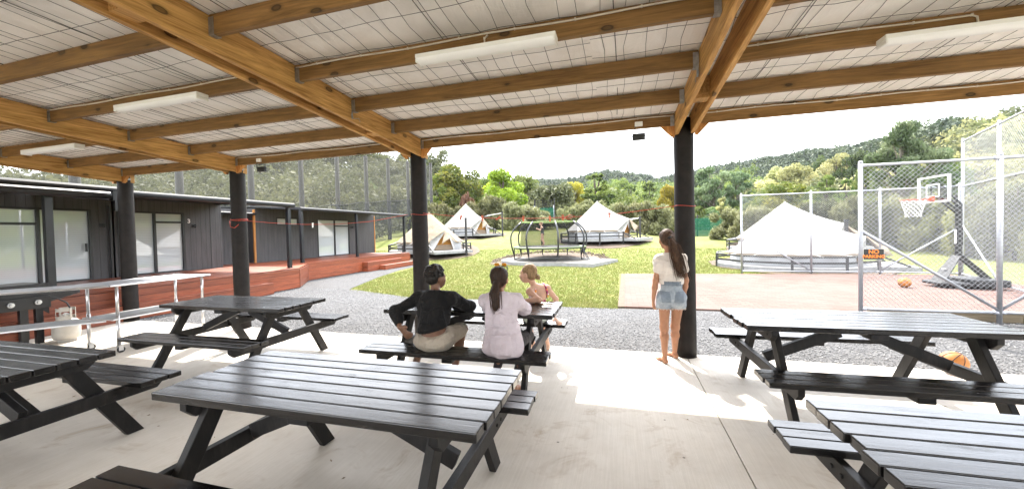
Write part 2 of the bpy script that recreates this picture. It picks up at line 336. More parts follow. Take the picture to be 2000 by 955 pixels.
# ------------------------------------------------------------------ mesh helpers
class MB:
    def __init__(s): s.v = []; s.f = []; s.r = []; s.n = 0; s.mi = []; s.cur = 0
    def add(s, verts, faces, rnd=None):
        rnd = random.random() if rnd is None else rnd
        s.v.append(np.asarray(verts, dtype=float))
        for q in faces: s.f.append([i+s.n for i in q]); s.r.append(rnd); s.mi.append(s.cur)
        s.n += len(verts)
    def box(s, c, size, R=None, rnd=None):
        h = np.array(size)/2; P = np.array([(x, y, z) for x in (-1, 1) for y in (-1, 1) for z in (-1, 1)])*h
        if R is not None: P = P @ np.array(R).T
        s.add(P+np.array(c), [(0, 1, 3, 2), (4, 6, 7, 5), (0, 4, 5, 1), (2, 3, 7, 6), (0, 2, 6, 4), (1, 5, 7, 3)], rnd)
    def mm(s, x0, x1, y0, y1, z0, z1, rnd=None):
        s.box(((x0+x1)/2, (y0+y1)/2, (z0+z1)/2), (abs(x1-x0), abs(y1-y0), abs(z1-z0)), None, rnd)
    def bar(s, p0, p1, w, h, up=(0, 0, 1), rnd=None):
        p0, p1 = np.array(p0, float), np.array(p1, float); d = p1-p0; L = np.linalg.norm(d); d /= L
        u = np.array(up, float); sd = np.cross(d, u)
        if np.linalg.norm(sd) < 1e-4: sd = np.cross(d, (1, 0, 0))
        sd /= np.linalg.norm(sd); u = np.cross(sd, d)
        s.box((p0+p1)/2, (L, w, h), np.stack([d, sd, u], 1), rnd)
    def tube(s, pts, r, n=8, caps=True, rnd=None, closed=False):
        pts = [np.array(p, float) for p in pts]; m = len(pts); rr = r if hasattr(r, '__len__') else [r]*m
        V = []; prev = None
        for i, p in enumerate(pts):
            if closed: t = pts[(i+1) % m]-pts[i-1]
            else: t = pts[min(i+1, m-1)]-pts[max(i-1, 0)]
            t = t/(np.linalg.norm(t)+1e-12)
            if prev is None:
                a = np.array((0, 0, 1.)) if abs(t[2]) < .9 else np.array((1., 0, 0)); u = np.cross(t, a)
            else: u = prev - t*(prev@t)
            u /= (np.linalg.norm(u)+1e-12); prev = u; q = np.cross(t, u)
            for j in range(n):
                a = 2*math.pi*j/n; V.append(p+rr[i]*(math.cos(a)*u+math.sin(a)*q))
        F = []
        for i in range(m if closed else m-1):
            k = (i+1) % m
            for j in range(n): F.append((i*n+j, i*n+(j+1) % n, k*n+(j+1) % n, k*n+j))
        if caps and not closed: F.append(tuple(range(n))[::-1]); F.append(tuple(range((m-1)*n, m*n)))
        s.add(V, F, rnd)
    def lathe(s, prof, n=24, c=(0, 0, 0), rnd=None, R=None):
        V = []; F = []; m = len(prof)
        for r, z in prof:
            for j in range(n): a = 2*math.pi*j/n; V.append((r*math.cos(a), r*math.sin(a), z))
        for i in range(m-1):
            for j in range(n): F.append((i*n+j, i*n+(j+1) % n, (i+1)*n+(j+1) % n, (i+1)*n+j))
        V = np.array(V)
        if R is not None: V = V @ np.array(R).T
        s.add(V+np.array(c), F, rnd)
    def sheet(s, grid, rnd=None):
        g = np.array(grid); a, b, _ = g.shape
        s.add(g.reshape(-1, 3), [(i*b+j, i*b+j+1, (i+1)*b+j+1, (i+1)*b+j) for i in range(a-1) for j in range(b-1)], rnd)
    def prism(s, poly, z0, z1, rnd=None):
        n = len(poly); V = [(x, y, z0) for x, y in poly]+[(x, y, z1) for x, y in poly]
        s.add(V, [tuple(range(n))[::-1], tuple(range(n, 2*n))]+[(i, (i+1) % n, n+(i+1) % n, n+i) for i in range(n)], rnd)
    def build(s, name, mat, parent=None, smooth=False, bevel=0, loc=None, shift=None, weld=False):
        me = bpy.data.meshes.new(name)
        V = np.concatenate(s.v) if s.v else np.zeros((0, 3))
        if shift is not None: V = V-np.array(shift)
        me.from_pydata(V.tolist(), [], s.f)
        for m in (mat if isinstance(mat, (list, tuple)) else [mat]): me.materials.append(MATS[m] if isinstance(m, str) else m)
        a = me.attributes.new('rnd', 'FLOAT', 'FACE'); a.data.foreach_set('value', np.array(s.r, dtype=np.float32))
        if isinstance(mat, (list, tuple)): me.polygons.foreach_set('material_index', np.array(s.mi, dtype=np.int32))
        if smooth: me.polygons.foreach_set('use_smooth', np.ones(len(me.polygons), dtype=bool))
        me.update()
        o = bpy.data.objects.new(name, me); COL.objects.link(o)
        if parent: o.parent = parent
        if loc is not None: o.location = loc
        if bevel:
            b = o.modifiers.new('bevel', 'BEVEL'); b.width = bevel; b.segments = 2; b.limit_method = 'ANGLE'; b.angle_limit = RAD(50)
        return o

def raw_mesh(name, V, quads, rnd, mat, parent=None, smooth=False, n=4, kindpt='FACE'):
    me = bpy.data.meshes.new(name); V = np.asarray(V, np.float32); Q = np.asarray(quads, np.int32)
    me.vertices.add(len(V)); me.vertices.foreach_set('co', V.ravel())
    me.loops.add(Q.size); me.loops.foreach_set('vertex_index', Q.ravel())
    me.polygons.add(len(Q)); me.polygons.foreach_set('loop_start', np.arange(0, Q.size, Q.shape[1], dtype=np.int32))
    me.polygons.foreach_set('loop_total', np.full(len(Q), Q.shape[1], np.int32))
    me.update(calc_edges=True); me.validate()
    me.materials.append(MATS[mat])
    if rnd is not None:
        a = me.attributes.new('rnd', 'FLOAT', 'FACE'); a.data.foreach_set('value', np.asarray(rnd, np.float32))
    if smooth: me.polygons.foreach_set('use_smooth', np.ones(len(Q), dtype=bool))
    o = bpy.data.objects.new(name, me); COL.objects.link(o)
    if parent: o.parent = parent
    return o

def tag(o, label=None, cat=None, group=None, kind=None):
    if label: o['label'] = label
    if cat: o['category'] = cat
    if group: o['group'] = group
    if kind: o['kind'] = kind
    return o
def thing(name, label, cat, loc=(0, 0, 0), rz=0, group=None):
    o = bpy.data.objects.new(name, None); COL.objects.link(o); o.location = loc; o.rotation_euler = (0, 0, rz); o.empty_display_size = .1
    return tag(o, label, cat, group)
KIDS = {}
def kids(o): return [c for c in bpy.data.objects if c.parent == o]
def copy_tree(src, loc, rz=0, label=None, scale=None):
    def rec(o, par):
        c = o.copy(); COL.objects.link(c)
        if par: c.parent = par
        for ch in kids(o): rec(ch, c)
        return c
    r = rec(src, None); r.location = loc; r.rotation_euler = (0, 0, rz)
    if label: r['label'] = label
    if scale: r.scale = (scale,)*3 if isinstance(scale, (int, float)) else scale
    return r
def lerp(a, b, t): return a+(b-a)*t
def smst(x, a, b):
    t = np.clip((np.asarray(x, float)-a)/(b-a), 0, 1); return t*t*(3-2*t)

# ------------------------------------------------------------------ terrain
AZ = [-180, -100, -73.1, -69.3, -61.2, -50.8, -45, -37.7, -30.8, -27.1, -23.4, -15.7, -11.9, -8.8, -5.8, -2.1, 2.2, 5.6, 8.3, 12.6, 15.5, 18.3, 21.3, 24.1, 26.8, 29.9, 33.1, 36.2, 37.3, 45, 100, 180]
TE = [.05, .08, .0942, .1048, .1232, .1544, .1794, .1998, .195, .15, .125, .120, .121, .118, .123, .135, .131, .112, .122, .132, .133, .138, .141, .140, .141, .1482, .158, .1625, .1632, .17, .12, .05]
DR = [150, 110, 100, 100, 100, 100, 105, 110, 130, 220, 330, 380, 390, 390, 390, 380, 360, 340, 330, 330, 330, 325, 320, 300, 270, 190, 150, 130, 125, 110, 120, 150]
def lawn(X, Y):
    X = np.asarray(X, float); Y = np.asarray(Y, float)
    g = .13*np.log1p(np.exp((Y-18.9)*1.6))/1.6
    cap = lerp(2.6, .85, smst(X, -6, 5))
    return cap*np.tanh(g/cap)
def ground(X, Y):
    X = np.asarray(X, float); Y = np.asarray(Y, float)
    az = np.degrees(np.arctan2(X, Y)); d = np.hypot(X, Y)
    te = np.interp(az, AZ, TE); dr = np.interp(az, AZ, DR)
    top = 1.55+te*dr-7.5
    d0 = np.where(az < -35, 34, np.where(az > 14, 48, 60))
    h = top*smst(d, d0, dr)**1.15
    h = np.where(d > dr, top*(1-.6*smst(d, dr, dr*1.8)), h)
    back = smst(Y, -5, 12)
    return lawn(X, Y)*1.0 + np.maximum(h, 0)*back*smst(d, 30, 60)
# one polar sheet out to the horizon
rs = np.concatenate([np.linspace(0.0, 46, 93), np.geomspace(47, 500, 70), [700, 1000, 1600, 2600]])
na = 300; th = np.linspace(0, 2*math.pi, na, endpoint=False)
RR, TT = np.meshgrid(rs, th, indexing='ij'); GX = RR*np.sin(TT); GY = RR*np.cos(TT)+0.0
GZ = ground(GX, GY)-.02
GZ = np.where((np.abs(GX+2) < 14) & (GY > -12) & (GY < 8), GZ-.05, GZ)
V = np.stack([GX, GY, GZ], -1).reshape(-1, 3)
i, j = np.meshgrid(np.arange(len(rs)-1), np.arange(na), indexing='ij'); j2 = (j+1) % na
Q = np.stack([i*na+j, i*na+j2, (i+1)*na+j2, (i+1)*na+j], -1).reshape(-1, 4)[:, ::-1]
gr = raw_mesh('ground', V, Q, None, 'turf', smooth=True); gr.data.materials.append(MATS['hill_soil'])
dc = np.hypot(GX, GY)[:-1, :].reshape(-1); gr.data.polygons.foreach_set('material_index', (dc > 46).astype(np.int32))
tag(gr, kind='structure')

# gravel yard (sheet), concrete slab with sawn joints, brick court
gm = MB(); gm.prism([(-10.9, 4.9), (-10.9, 9.4), (-10.9, 16.9), (-9.6, 17.3), (-9.3, 14.6), (-8.6, 12.0), (-7.6, 9.25), (-5.0, 8.25), (-2.7, 7.78), (-.9, 7.68), (.1, 7.72), (2.2, 7.74), (9, 7.72), (12, 7.2), (12, 4.9)], -.05, -.006)
tag(gm.build('gravel_path', 'gravel'), kind='structure')
sl = MB()
xs = [-12.4, -6.3, -2.82, .755, 4.3, 9.5]
for a, b in zip(xs[:-1], xs[1:]):
    for y0, y1 in ((-8, -3.0), (-3.0, 5.02)): sl.mm(a+.004, b-.004, y0+.004, y1-.004, -.16, 0)
sl.mm(-12.3, 9.4, -7.9, 4.9, -.17, -.02)
tag(sl.build('concrete_floor', 'concrete', bevel=.003), kind='structure')
ap = MB(); ap.mm(-14, 12, -24, -8.01, -.16, -.004); ap.mm(9.51, 13, -8, 4.9, -.16, -.004); tag(ap.build('unseen_bounce_apron', 'concrete'), kind='structure')  # unseen apron, added behind and beside the floor to bounce light onto the lining
ct = MB(); ct.prism([(.07, 7.86), (9.0, 7.70), (9.35, 13.9), (9.35, 14.2), (.16, 13.7)], -.05, .012); tag(ct.build('brick_court', 'court_brick'), kind='structure')
so = MB(); so.prism([(-.06, 7.86), (.07, 7.86), (.16, 13.7), (.03, 13.7)], -.05, .006); tag(so.build('court_edging', 'soil'), kind='structure')

# loose stones over the gravel
rg = np.random.default_rng(5)
n = 34000; px = rg.uniform(-10.8, 6.5, n); py = 5.03+rg.random(n)**1.3*4.2
bound = np.interp(px, [-10.9, -9.3, -8.6, -7.6, -5, -2.7, 12], [16, 14.5, 12, 9.2, 8.2, 7.72, 7.68])
ok = (py < bound-.03); px, py = px[ok], py[ok]; n = len(px)
sz = rg.uniform(.006, .014, n); base = np.array([(1, 0, 0), (0, 1, 0), (-1, 0, 0), (0, -1, 0), (0, 0, .5), (0, 0, -.5)])
ang = rg.uniform(0, 6.28, n); V = base[None]*sz[:, None, None]*rg.uniform(.7, 1.2, (n, 6, 1))
cs, sn = np.cos(ang)[:, None], np.sin(ang)[:, None]; V = np.stack([V[..., 0]*cs-V[..., 1]*sn, V[..., 0]*sn+V[..., 1]*cs, V[..., 2]], -1)
V += np.stack([px, py, np.full(n, .0)], -1)[:, None]
F = np.array([(0, 1, 4), (1, 2, 4), (2, 3, 4), (3, 0, 4), (1, 0, 5), (2, 1, 5), (3, 2, 5), (0, 3, 5)])
Q = (F[None]+np.arange(n)[:, None, None]*6).reshape(-1, 3)
o = raw_mesh('loose_gravel', V.reshape(-1, 3), Q, np.repeat(rg.random(n), 8), 'gravel_stone'); tag(o, 'loose grey crushed stone over the path', 'gravel', kind='stuff')

# grass blades in the nearer lawn
n = 150000; u = rg.random(n); py = 7.6+u**1.7*15; px = rg.uniform(-11.5, 5.5, n)*(.55+py/26)
edge = np.interp(px, [-12, -9.5, -9.0, -8.5, -7.5, -5, -2.7, 0.1], [18, 17.4, 14.4, 12, 9.2, 8.22, 7.78, 7.70])
ok = (py > edge+rg.normal(0, .11, n)) & ~((px > -.05) & (py < 13.9+.03*(px)) & (px < 9.4)); px, py = px[ok], py[ok]; n = len(px)
ok = ~((np.hypot(px+3.3, py-18.9) < 2.5)); px, py = px[ok], py[ok]; n = len(px)
hh = rg.uniform(.015, .045, n)*(1+.6*(rg.random(n) < .06)); aa = rg.uniform(0, 6.28, n); wd = .004+.0006*py
bz = lawn(px, py)-.02
dx, dy = np.cos(aa)*wd, np.sin(aa)*wd; lx, ly = rg.normal(0, .5, n)*hh, rg.normal(0, .5, n)*hh
V = np.stack([np.stack([px-dx, py-dy, bz], -1), np.stack([px+dx, py+dy, bz], -1), np.stack([px+lx, py+ly, bz+hh+.012], -1)], 1)
o = raw_mesh('lawn_grass', V.reshape(-1, 3), np.arange(n*3).reshape(-1, 3), rg.random(n), 'grass_blade'); tag(o, 'short mown green and straw coloured lawn grass', 'grass', kind='stuff')
# ------------------------------------------------------------------ pavilion
RS = -.066
def zr(Y, b): return b+RS*(Y-5)
pav = thing('picnic_pavilion', 'open sided timber pavilion with white lined roof over the concrete floor', 'pavilion', (0, 0, 0))
PX = [-9.12, -6.29, -2.82, .755, 4.3, 7.85]
def sheet_fn(x0, x1, nx, y0, y1, ny, zf):
    X, Y = np.meshgrid(np.linspace(x0, x1, nx), np.linspace(y0, y1, ny), indexing='ij'); return np.stack([X, Y, zf(X, Y)], -1)
rr = np.random.default_rng(2)
def lin(X, Y):
    n1 = np.interp(X*7.3+np.sin(Y*.8)*.7, np.arange(-100, 100), rr2)
    return 2.906+RS*(Y-5)+n1*.010*np.abs(np.sin((Y-4.86)*math.pi/.72))+.004*np.sin(X*23+np.sin(Y*3)*2)
rr2 = rr.normal(0, 1, 200)
m = MB(); m.sheet(sheet_fn(-9.3, 9.4, 520, -6.6, 5.1, 130, lin)); lining = m.build('roof_lining', 'roof_lining', pav, smooth=True)
# corrugated iron over it
m = MB(); m.sheet(sheet_fn(-9.35, 9.5, 700, -6.7, 5.16, 4, lambda X, Y: 2.952+RS*(Y-5)+.010*np.sin(X*2*math.pi/.076))); m.build('roof_sheet', 'roof_iron', pav, smooth=True)
# wire netting under the lining
m = MB(); r3 = np.random.default_rng(4)
for x in np.arange(-9.25, 9.35, .15):
    ys = np.arange(-1.6, 5.1, .24); ph = r3.uniform(0, 6); xo = r3.normal(0, .022); wob = r3.normal(0, .011, len(ys))
    m.tube([(x+xo+wob[i]+.012*math.sin(y*1.3+ph), y, 2.892+RS*(y-5)-.006*abs(math.sin((y-4.86)*math.pi/.72))) for i, y in enumerate(ys)], .0022, 3, False)
for y in np.arange(-1.5, 5.05, .30):
    for s0 in np.arange(-9.2, 9.2, 3.0):
        xx = np.arange(s0, s0+3.01, .2); ph = r3.uniform(0, 6); wob = r3.normal(0, .010, len(xx)); yo = r3.normal(0, .035)
        m.tube([(x, y+yo+wob[i]+.02*math.sin(x*1.1+ph), 2.890+RS*(y-5)-.006) for i, x in enumerate(xx)], .0022, 3, False)
m.build('wire_netting', 'wire_dark', pav)
m = MB()
for x in np.arange(-8.9, 9.2, 1.27):
    ys = np.arange(-1.6, 5.0, .3); m.tube([(x+.01*math.sin(y*2+x), y, 2.897+RS*(y-5)-.004) for y in ys], .0032, 4, False)
m.build('lap_edge', 'wire_dark', pav)
# posts
for i, x in enumerate(PX):
    for y in ((4.97, -6.2) if i < 6 else ()):
        m = MB(); top = zr(y, 2.655)+.19; r4 = np.random.default_rng(i+int(y)+20)
        prof = [(.119+r4.normal(0, .0012)-.008*t, t*top) for t in np.linspace(0, 1, 16)]
        m.lathe([(0.001, 0)]+prof+[(0.001, top)], 28, (x, y, 0)); m.build('post', 'post_stain', pav, smooth=True)
# double rafters
for i, x in enumerate(PX):
    for s in (-1, 1):
        xa = x+s*.088-.0225; xb = x+s*.088+.0225; m = MB()
        prof = [(-6.4, zr(-6.4, 2.655)), (5.06, zr(5.06, 2.655)), (5.06, zr(5.06, 2.895)), (-6.4, zr(-6.4, 2.895))]
        V = [(xa, y, z) for y, z in prof]+[(xb, y, z) for y, z in prof]
        m.add(V, [(0, 1, 2, 3), (7, 6, 5, 4), (0, 4, 5, 1), (1, 5, 6, 2), (2, 6, 7, 3), (3, 7, 4, 0)])
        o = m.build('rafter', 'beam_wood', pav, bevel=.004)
    for y in (3.95, 1.6, -.8): m = MB(); m.mm(x-.064, x+.064, y-.07, y+.07, zr(y, 2.68), zr(y, 2.88)); m.build('spacer_block', 'beam_wood', pav)
# purlins between the rafters with steel hangers
PYS = [4.88-.72*k for k in range(10)]
BAY = [(a+.113, b-.113) for a, b in zip(PX[:-1], PX[1:])]+[(PX[-1]+.113, 9.3)]
purl = {}
for bi, (x0, x1) in enumerate(BAY):
    for k, y in enumerate(PYS):
        m = MB(); zb = zr(y, 2.757); h = .138 if k else .140
        m.mm(x0+.002, x1-.002, y-.0235, y+.0235, zb, zb+h)
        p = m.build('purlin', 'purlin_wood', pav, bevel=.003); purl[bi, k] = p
        if k < 7:
            for xe, s in ((x0, 1), (x1, -1)):
                m = MB(); a, b = sorted((xe+s*.001, xe+s*.045))
                m.mm(a, b, y-.0275, y-.0243, zb-.004, zb+h*.86); m.mm(a, b, y+.0243, y+.0275, zb-.004, zb+h*.86); m.mm(a, b, y-.0275, y+.0275, zb-.0065, zb-.0035)
                m.build('hanger', 'bracket_steel', p)
# knee blocks and bolts at the post heads
for i, x in enumerate(PX[:5]):
    for s in (-1, 1):
        m = MB(); zt = zr(4.9, 2.757)-.002; xa = x+s*.1125; m.v
        P = [(xa, zt), (xa+s*.15, zt), (xa+s*.03, zt-.125), (xa, zt-.125)]
        V = [(px, 4.86, pz) for px, pz in P]+[(px, 4.905, pz) for px, pz in P]; 
        m.add(V, [(0, 1, 2, 3), (7, 6, 5, 4), (0, 4, 5, 1), (1, 5, 6, 2), (2, 6, 7, 3), (3, 7, 4, 0)]); m.build('knee_block', 'brace_wood', pav)
        m = MB()
        for zz in (2.70, 2.80): m.mm(x+s*.111, x+s*.118, 4.945, 4.995, zz, zz+.035)
        m.build('bolt_plate', 'bracket_steel', pav)
m = MB(); m.mm(-9.4, 9.5, 5.165, 5.27, 2.865, 2.985); m.build('gutter', 'fascia_paint', pav)
m = MB(); m.tube([(-2.90, 5.24, 2.80), (-2.90, 5.24, 2.68), (-2.84, 5.17, 2.56), (-2.84, 5.17, 2.42), (-2.84, 5.17, .02)], .033, 10); m.build('downpipe', 'black_metal', pav, smooth=True)

# ceiling lamps (unlit battens)
def batten(x0, x1, y, label):
    zb = zr(y, 2.757); t = thing('batten_light', label, 'ceiling light', ((x0+x1)/2, y, zb), 0, 'batten lights under the pavilion roof'); L = (x1-x0)/2
    m = MB(); m.mm(-L, L, -.055, .055, -.034, -.004); m.build('housing', 'off_white_plastic', t, bevel=.004)
    m = MB(); P = [(-.052, -.034)]+[(-.052*math.cos(a), -.034-.032*math.sin(a)) for a in np.linspace(.25, math.pi-.25, 9)]+[(.052, -.034)]
    n = len(P); V = [(-L+.012, a, b) for a, b in P]+[(L-.012, a, b) for a, b in P]; m.add(V, [(i, i+1, n+i+1, n+i) for i in range(n-1)]); m.build('diffuser', 'light_cover', t, smooth=True)
    for s in (-1, 1):
        m = MB(); a, b = sorted((s*L, s*(L-.014))); m.mm(a, b, -.0555, .0555, -.068, -.034); m.build('end_cap', 'off_white_plastic', t, bevel=.01)
batten(-1.47, -.40, 2.64, 'white batten light in the middle roof bay, above the large front picnic table')
batten(1.80, 3.02, 3.33, 'white batten light in the right hand roof bay beside the galvanised fence view')
batten(-4.87, -3.73, 2.64, 'white batten light in the bay left of the long middle rafter')
batten(-8.16, -6.97, 3.33, 'small looking white batten light farthest left, above the cabin roofline')
# floodlights
def flood(x, y, label, rz):
    t = thing('floodlight', label, 'floodlight', (x, y, 2.757), 0, 'floodlights on the eave beam')
    m = MB(); m.mm(-.045, .045, -.07, -.034, .03, .085); m.build('junction_box', 'white_paint', t, bevel=.006)
    m = MB(); m.tube([(-.035, -.05, .03), (-.055, -.06, -.03), (-.05, -.05, -.09)], .005, 6); m.build('cord', 'black_plastic', t)
    m = MB(); m.mm(-.075, .075, -.03, .012, -.125, -.045); m.mm(-.07, .07, -.036, -.03, -.12, -.05)
    for k in range(7): m.mm(-.06+.02*k-.003, -.06+.02*k+.003, .012, .026, -.12, -.05)
    m.build('lamp_body', 'black_plastic', t, bevel=.004)
    m = MB(); m.tube([(-.082, -.01, -.085), (-.088, -.01, -.02), (0, -.01, -.004), (.088, -.01, -.02), (.082, -.01, -.085)], .006, 6); m.build('bracket', 'black_metal', t)
flood(.24, 4.90, 'black floodlight with white box left of the post where the girl stands', 0)
flood(-5.66, 4.90, 'black floodlight with white box on the eave beam in front of the netting', 0)
# cables clipped along purlins
def cable(label, pts):
    m = MB(); m.tube(pts, .0065, 6)
    for p in pts[1:-1:2]: m.box((p[0], p[1]-.004, p[2]), (.012, .012, .018))
    return tag(m.build('electric_cable', 'cable_plastic', None, smooth=True), label, 'cable', 'cables clipped to the purlins')
def run(x0, x1, y, n, drop=None, up=.112):
    P = []
    for x in np.linspace(x0, x1, n): P.append((x, y-.031, zr(y, 2.757)+up+.006*math.sin(x*5)))
    if drop: P += [(x1+.03, y-.032, zr(y, 2.757)+up-.02), (x1+.035, y-.032, zr(y, 2.757)+up-.07)]
    return P
cable('pale cable clipped along the purlin above the middle batten light', run(-2.68, .6, PYS[3], 16))
cable('short pale cable tail dropping to the middle batten light', [(-.92, PYS[3]-.031, zr(PYS[3], 2.757)+.105), (-.945, PYS[3]-.033, zr(PYS[3], 2.757)+.08), (-.945, PYS[3]-.033, zr(PYS[3], 2.757)+.02)])
cable('pale cable along the purlin right of the double rafter, hooked down to the right light', run(.9, 2.35, PYS[2], 10, True))
cable('pale cable on the purlin above the left batten light', run(-6.15, -2.95, PYS[3], 16))
cable('pale cable along the eave beam of the middle bay', run(-2.68, .62, PYS[0], 18))
cable('pale cable along the eave beam of the right bay', run(.9, 4.15, PYS[0], 18))
cable('pale cable along the eave beam above the cabin deck', run(-6.15, -2.95, PYS[0], 16))
# small hooks on the rafters
for x, y, lb in ((.635, 3.42, 'small steel hook with chain on the right double rafter'), (-2.70, 3.42, 'small steel hook with chain on the long middle rafter')):
    m = MB(); z = zr(y, 2.655)
    m.tube([(x, y, z+.09), (x, y-.02, z+.06), (x, y-.01, z+.03), (x, y+.015, z+.04)], .004, 6); m.tube([(x-.004, y, z+.1), (x-.004, y, z+.02)], .008, 6); m.tube([(x, y+.02, z+.03), (x, y+.10, z+.055), (x, y+.12, z+.02)], .003, 5)
    tag(m.build('ceiling_hook', 'bracket_steel'), lb, 'hook')

# clothes line with pegs
m = MB(); m.tube([(-6.17, 4.86, 1.85), (-5.5, 4.88, 1.785), (-4.79, 4.9, 1.74), (-4.2, 4.9, 1.728), (-3.6, 4.9, 1.755), (-2.95, 4.86, 1.835)], .0040, 6)
m.tube([(-2.70, 4.86, 1.845), (-2.14, 4.9, 1.778), (-1.6, 4.9, 1.737), (-1.1, 4.9, 1.722), (-.6, 4.9, 1.722), (0, 4.9, 1.748), (.64, 4.88, 1.815)], .0040, 6)
for x, z in ((-6.29, 1.86), (-2.82, 1.84), (.755, 1.82)):
    for k in range(2 if x < -6 else 1): m.tube([(x+.124*math.cos(a), 4.97+.124*math.sin(a), z+.016*(k-.5)+.008*math.sin(a*2+k)) for a in np.linspace(0, 2*math.pi, 25)[:-1]], .0036, 6, False, closed=True)
m.tube([(-6.4, 4.89, 1.84), (-6.33, 4.845, 1.74), (-6.24, 4.845, 1.72), (-6.19, 4.88, 1.78)], .005, 6); m.tube([(-.75, 4.9, 1.722), (-.62, 4.89, 1.70), (-.55, 4.9, 1.735), (-.62, 4.9, 1.75), (-.68, 4.9, 1.72)], .005, 5)
tag(m.build('clothes_line', 'orange_rope', None, smooth=True), 'orange rope clothes line strung between the pavilion posts', 'clothes line')
def peg(x, z, tilt, label, mat='peg_plastic'):
    m = MB(); R = Matrix.Rotation(tilt, 3, 'Y')
    for s in (-1, 1): m.box((s*.006, 0, 0), (.008, .012, .075), Matrix.Rotation(s*.06, 3, 'Y'))
    m.tube([(-.012, 0, .012), (.012, 0, .012)], .006, 6)
    o = m.build('clothes_peg', mat, None, loc=(x, 4.9, z)); o.rotation_euler = (0, tilt, 0); tag(o, label, 'clothes peg', 'pegs on the orange line')
peg(-2.137, 1.768, .35, 'tilted orange peg on the line in front of the white tent by its apex')
peg(-1.817, 1.750, 0, 'upright orange peg on the line at the doorway of the far white tent')
peg(-1.587, 1.740, 1.0, 'orange peg lying over sideways on the line, right of the far tent doorway')
peg(-1.235, 1.722, .08, 'orange peg on the line above the left side of the trampoline')
peg(-.876, 1.712, 0, 'orange peg on the line beside the jumping girl, above the trampoline pole')
peg(-.708, 1.722, 0, 'orange peg on the line above the right half of the trampoline')
peg(-.122, 1.740, 0, 'orange peg on the line in front of the large middle tent')
peg(-4.68, 1.725, .05, 'single white peg on the line in front of the far cabin', 'white_paint')

# ------------------------------------------------------------------ cabins on the left
def facade(t, x, y0, y1, z0, z1, holes, depth=4.0, name='wall'):
    """front wall facing +X with real openings, plus the box behind it"""
    m = MB(); ys = sorted({y0, y1}|{h[0] for h in holes}|{h[1] for h in holes}); 
    for a, b in zip(ys[:-1], ys[1:]):
        hs = sorted([(h[2], h[3]) for h in holes if h[0] <= a+1e-6 and h[1] >= b-1e-6]); z = z0
        for ha, hb in hs:
            if ha > z: m.mm(x-.12, x, a, b, z, ha)
            z = hb
        if z < z1: m.mm(x-.12, x, a, b, z, z1)
    m.mm(x-depth, x-.12, y0+.002, y0+.1, z0, z1); m.mm(x-depth, x-.12, y1-.1, y1-.002, z0, z1); m.mm(x-depth-.1, x-depth, y0, y1, z0, z1)
    m.build(name, 'cladding', t)
def glazed(t, x, y0, y1, z0, z1, mull=(), trans=(), name='door'):
    """aluminium joinery: frame plus one pane per light, set back in the wall"""
    m = MB(); f = .05
    m.mm(x-.09, x+.016, y0, y0+f, z0, z1); m.mm(x-.09, x+.016, y1-f, y1, z0, z1); m.mm(x-.09, x+.015, y0+f, y1-f, z1-f, z1); m.mm(x-.09, x+.015, y0+f, y1-f, z0, z0+f*.8)
    ys = [y0+f]+[c for yy in mull for c in (yy-.028, yy+.028)]+[y1-f]
    for yy in mull: m.mm(x-.08, x+.012, yy-.028, yy+.028, z0+f*.8, z1-f)
    lights = []
    for k in range(0, len(ys), 2):
        zt = trans[k//2] if k//2 < len(trans) else None
        if zt: m.mm(x-.08, x+.010, ys[k], ys[k+1], zt-.028, zt+.028); lights += [(ys[k], ys[k+1], z0+f*.8, zt-.028), (ys[k], ys[k+1], zt+.028, z1-f)]
        else: lights.append((ys[k], ys[k+1], z0+f*.8, z1-f))
    d = m.build(name, 'black_metal', t, bevel=.003)
    for a, b, c, e in lights:
        m = MB(); m.mm(x-.065, x-.045, a, b, c, e); m.build('pane', 'blind_glass', d)
    return d
def wall_lamp(t, x, y, z):
    m = MB(); m.mm(x+.001, x+.02, y-.05, y+.05, z-.05, z+.05); m.mm(x+.02, x+.09, y-.045, y+.045, z-.012, z+.012); m.mm(x+.02, x+.06, y+.02, y+.045, z-.045, z+.045); m.build('wall_lamp', 'black_metal', t, bevel=.004)
def veranda(t, x0, x1, y0, y1, zb, zt, posts, deckz=.6):
    m = MB(); A_ = [(x1-.05, zb+.02), (x1-.05, zt), (x0-4.3, zt+.30), (x0-4.3, zb+.32), (x0-.02, zb+.02+.075*(x1-x0))]
    V = [(a, y0, b) for a, b in A_]+[(a, y1, b) for a, b in A_]; m.add(V, [tuple(range(5))[::-1], tuple(range(5, 10))]+[(i, (i+1) % 5, 5+(i+1) % 5, 5+i) for i in range(5)]); rf = m.build('roof', 'fascia_paint', t, bevel=.006)
    m = MB(); zc = (zb+zt)/2; r = (zt-zb)/2
    m.tube([(x1-.02, y0-.03, zc), (x1-.02, y1+.03, zc)], r, 14); m.build('gutter', 'fascia_paint', rf, smooth=False)
    for y in posts: m = MB(); m.mm(x1-.16, x1-.06, y-.05, y+.05, deckz+.001, zb+.019); m.mm(x1-.18, x1-.04, y-.07, y+.07, deckz+.0005, deckz+.012); m.build('veranda_post', 'dark_steel', t, bevel=.004)
DZ = .6
c0 = thing('cabin', 'nearest dark clad cabin at far left with wide glazed front and folded awning', 'cabin', (-12.6, 2, 0), 0, 'dark clad cabins along the deck')
E0 = lambda t: t
def child_world(t, fn):
    pass
sx, sy = -12.6, 2
def rel(o_list, t):
    for o in o_list: o.location = (o.location[0]-t.location[0], o.location[1]-t.location[1], o.location[2]-t.location[2])
def in_world(t, fn):
    before = set(kids(t)); fn(); new = [o for o in kids(t) if o not in before]; rel(new, t)
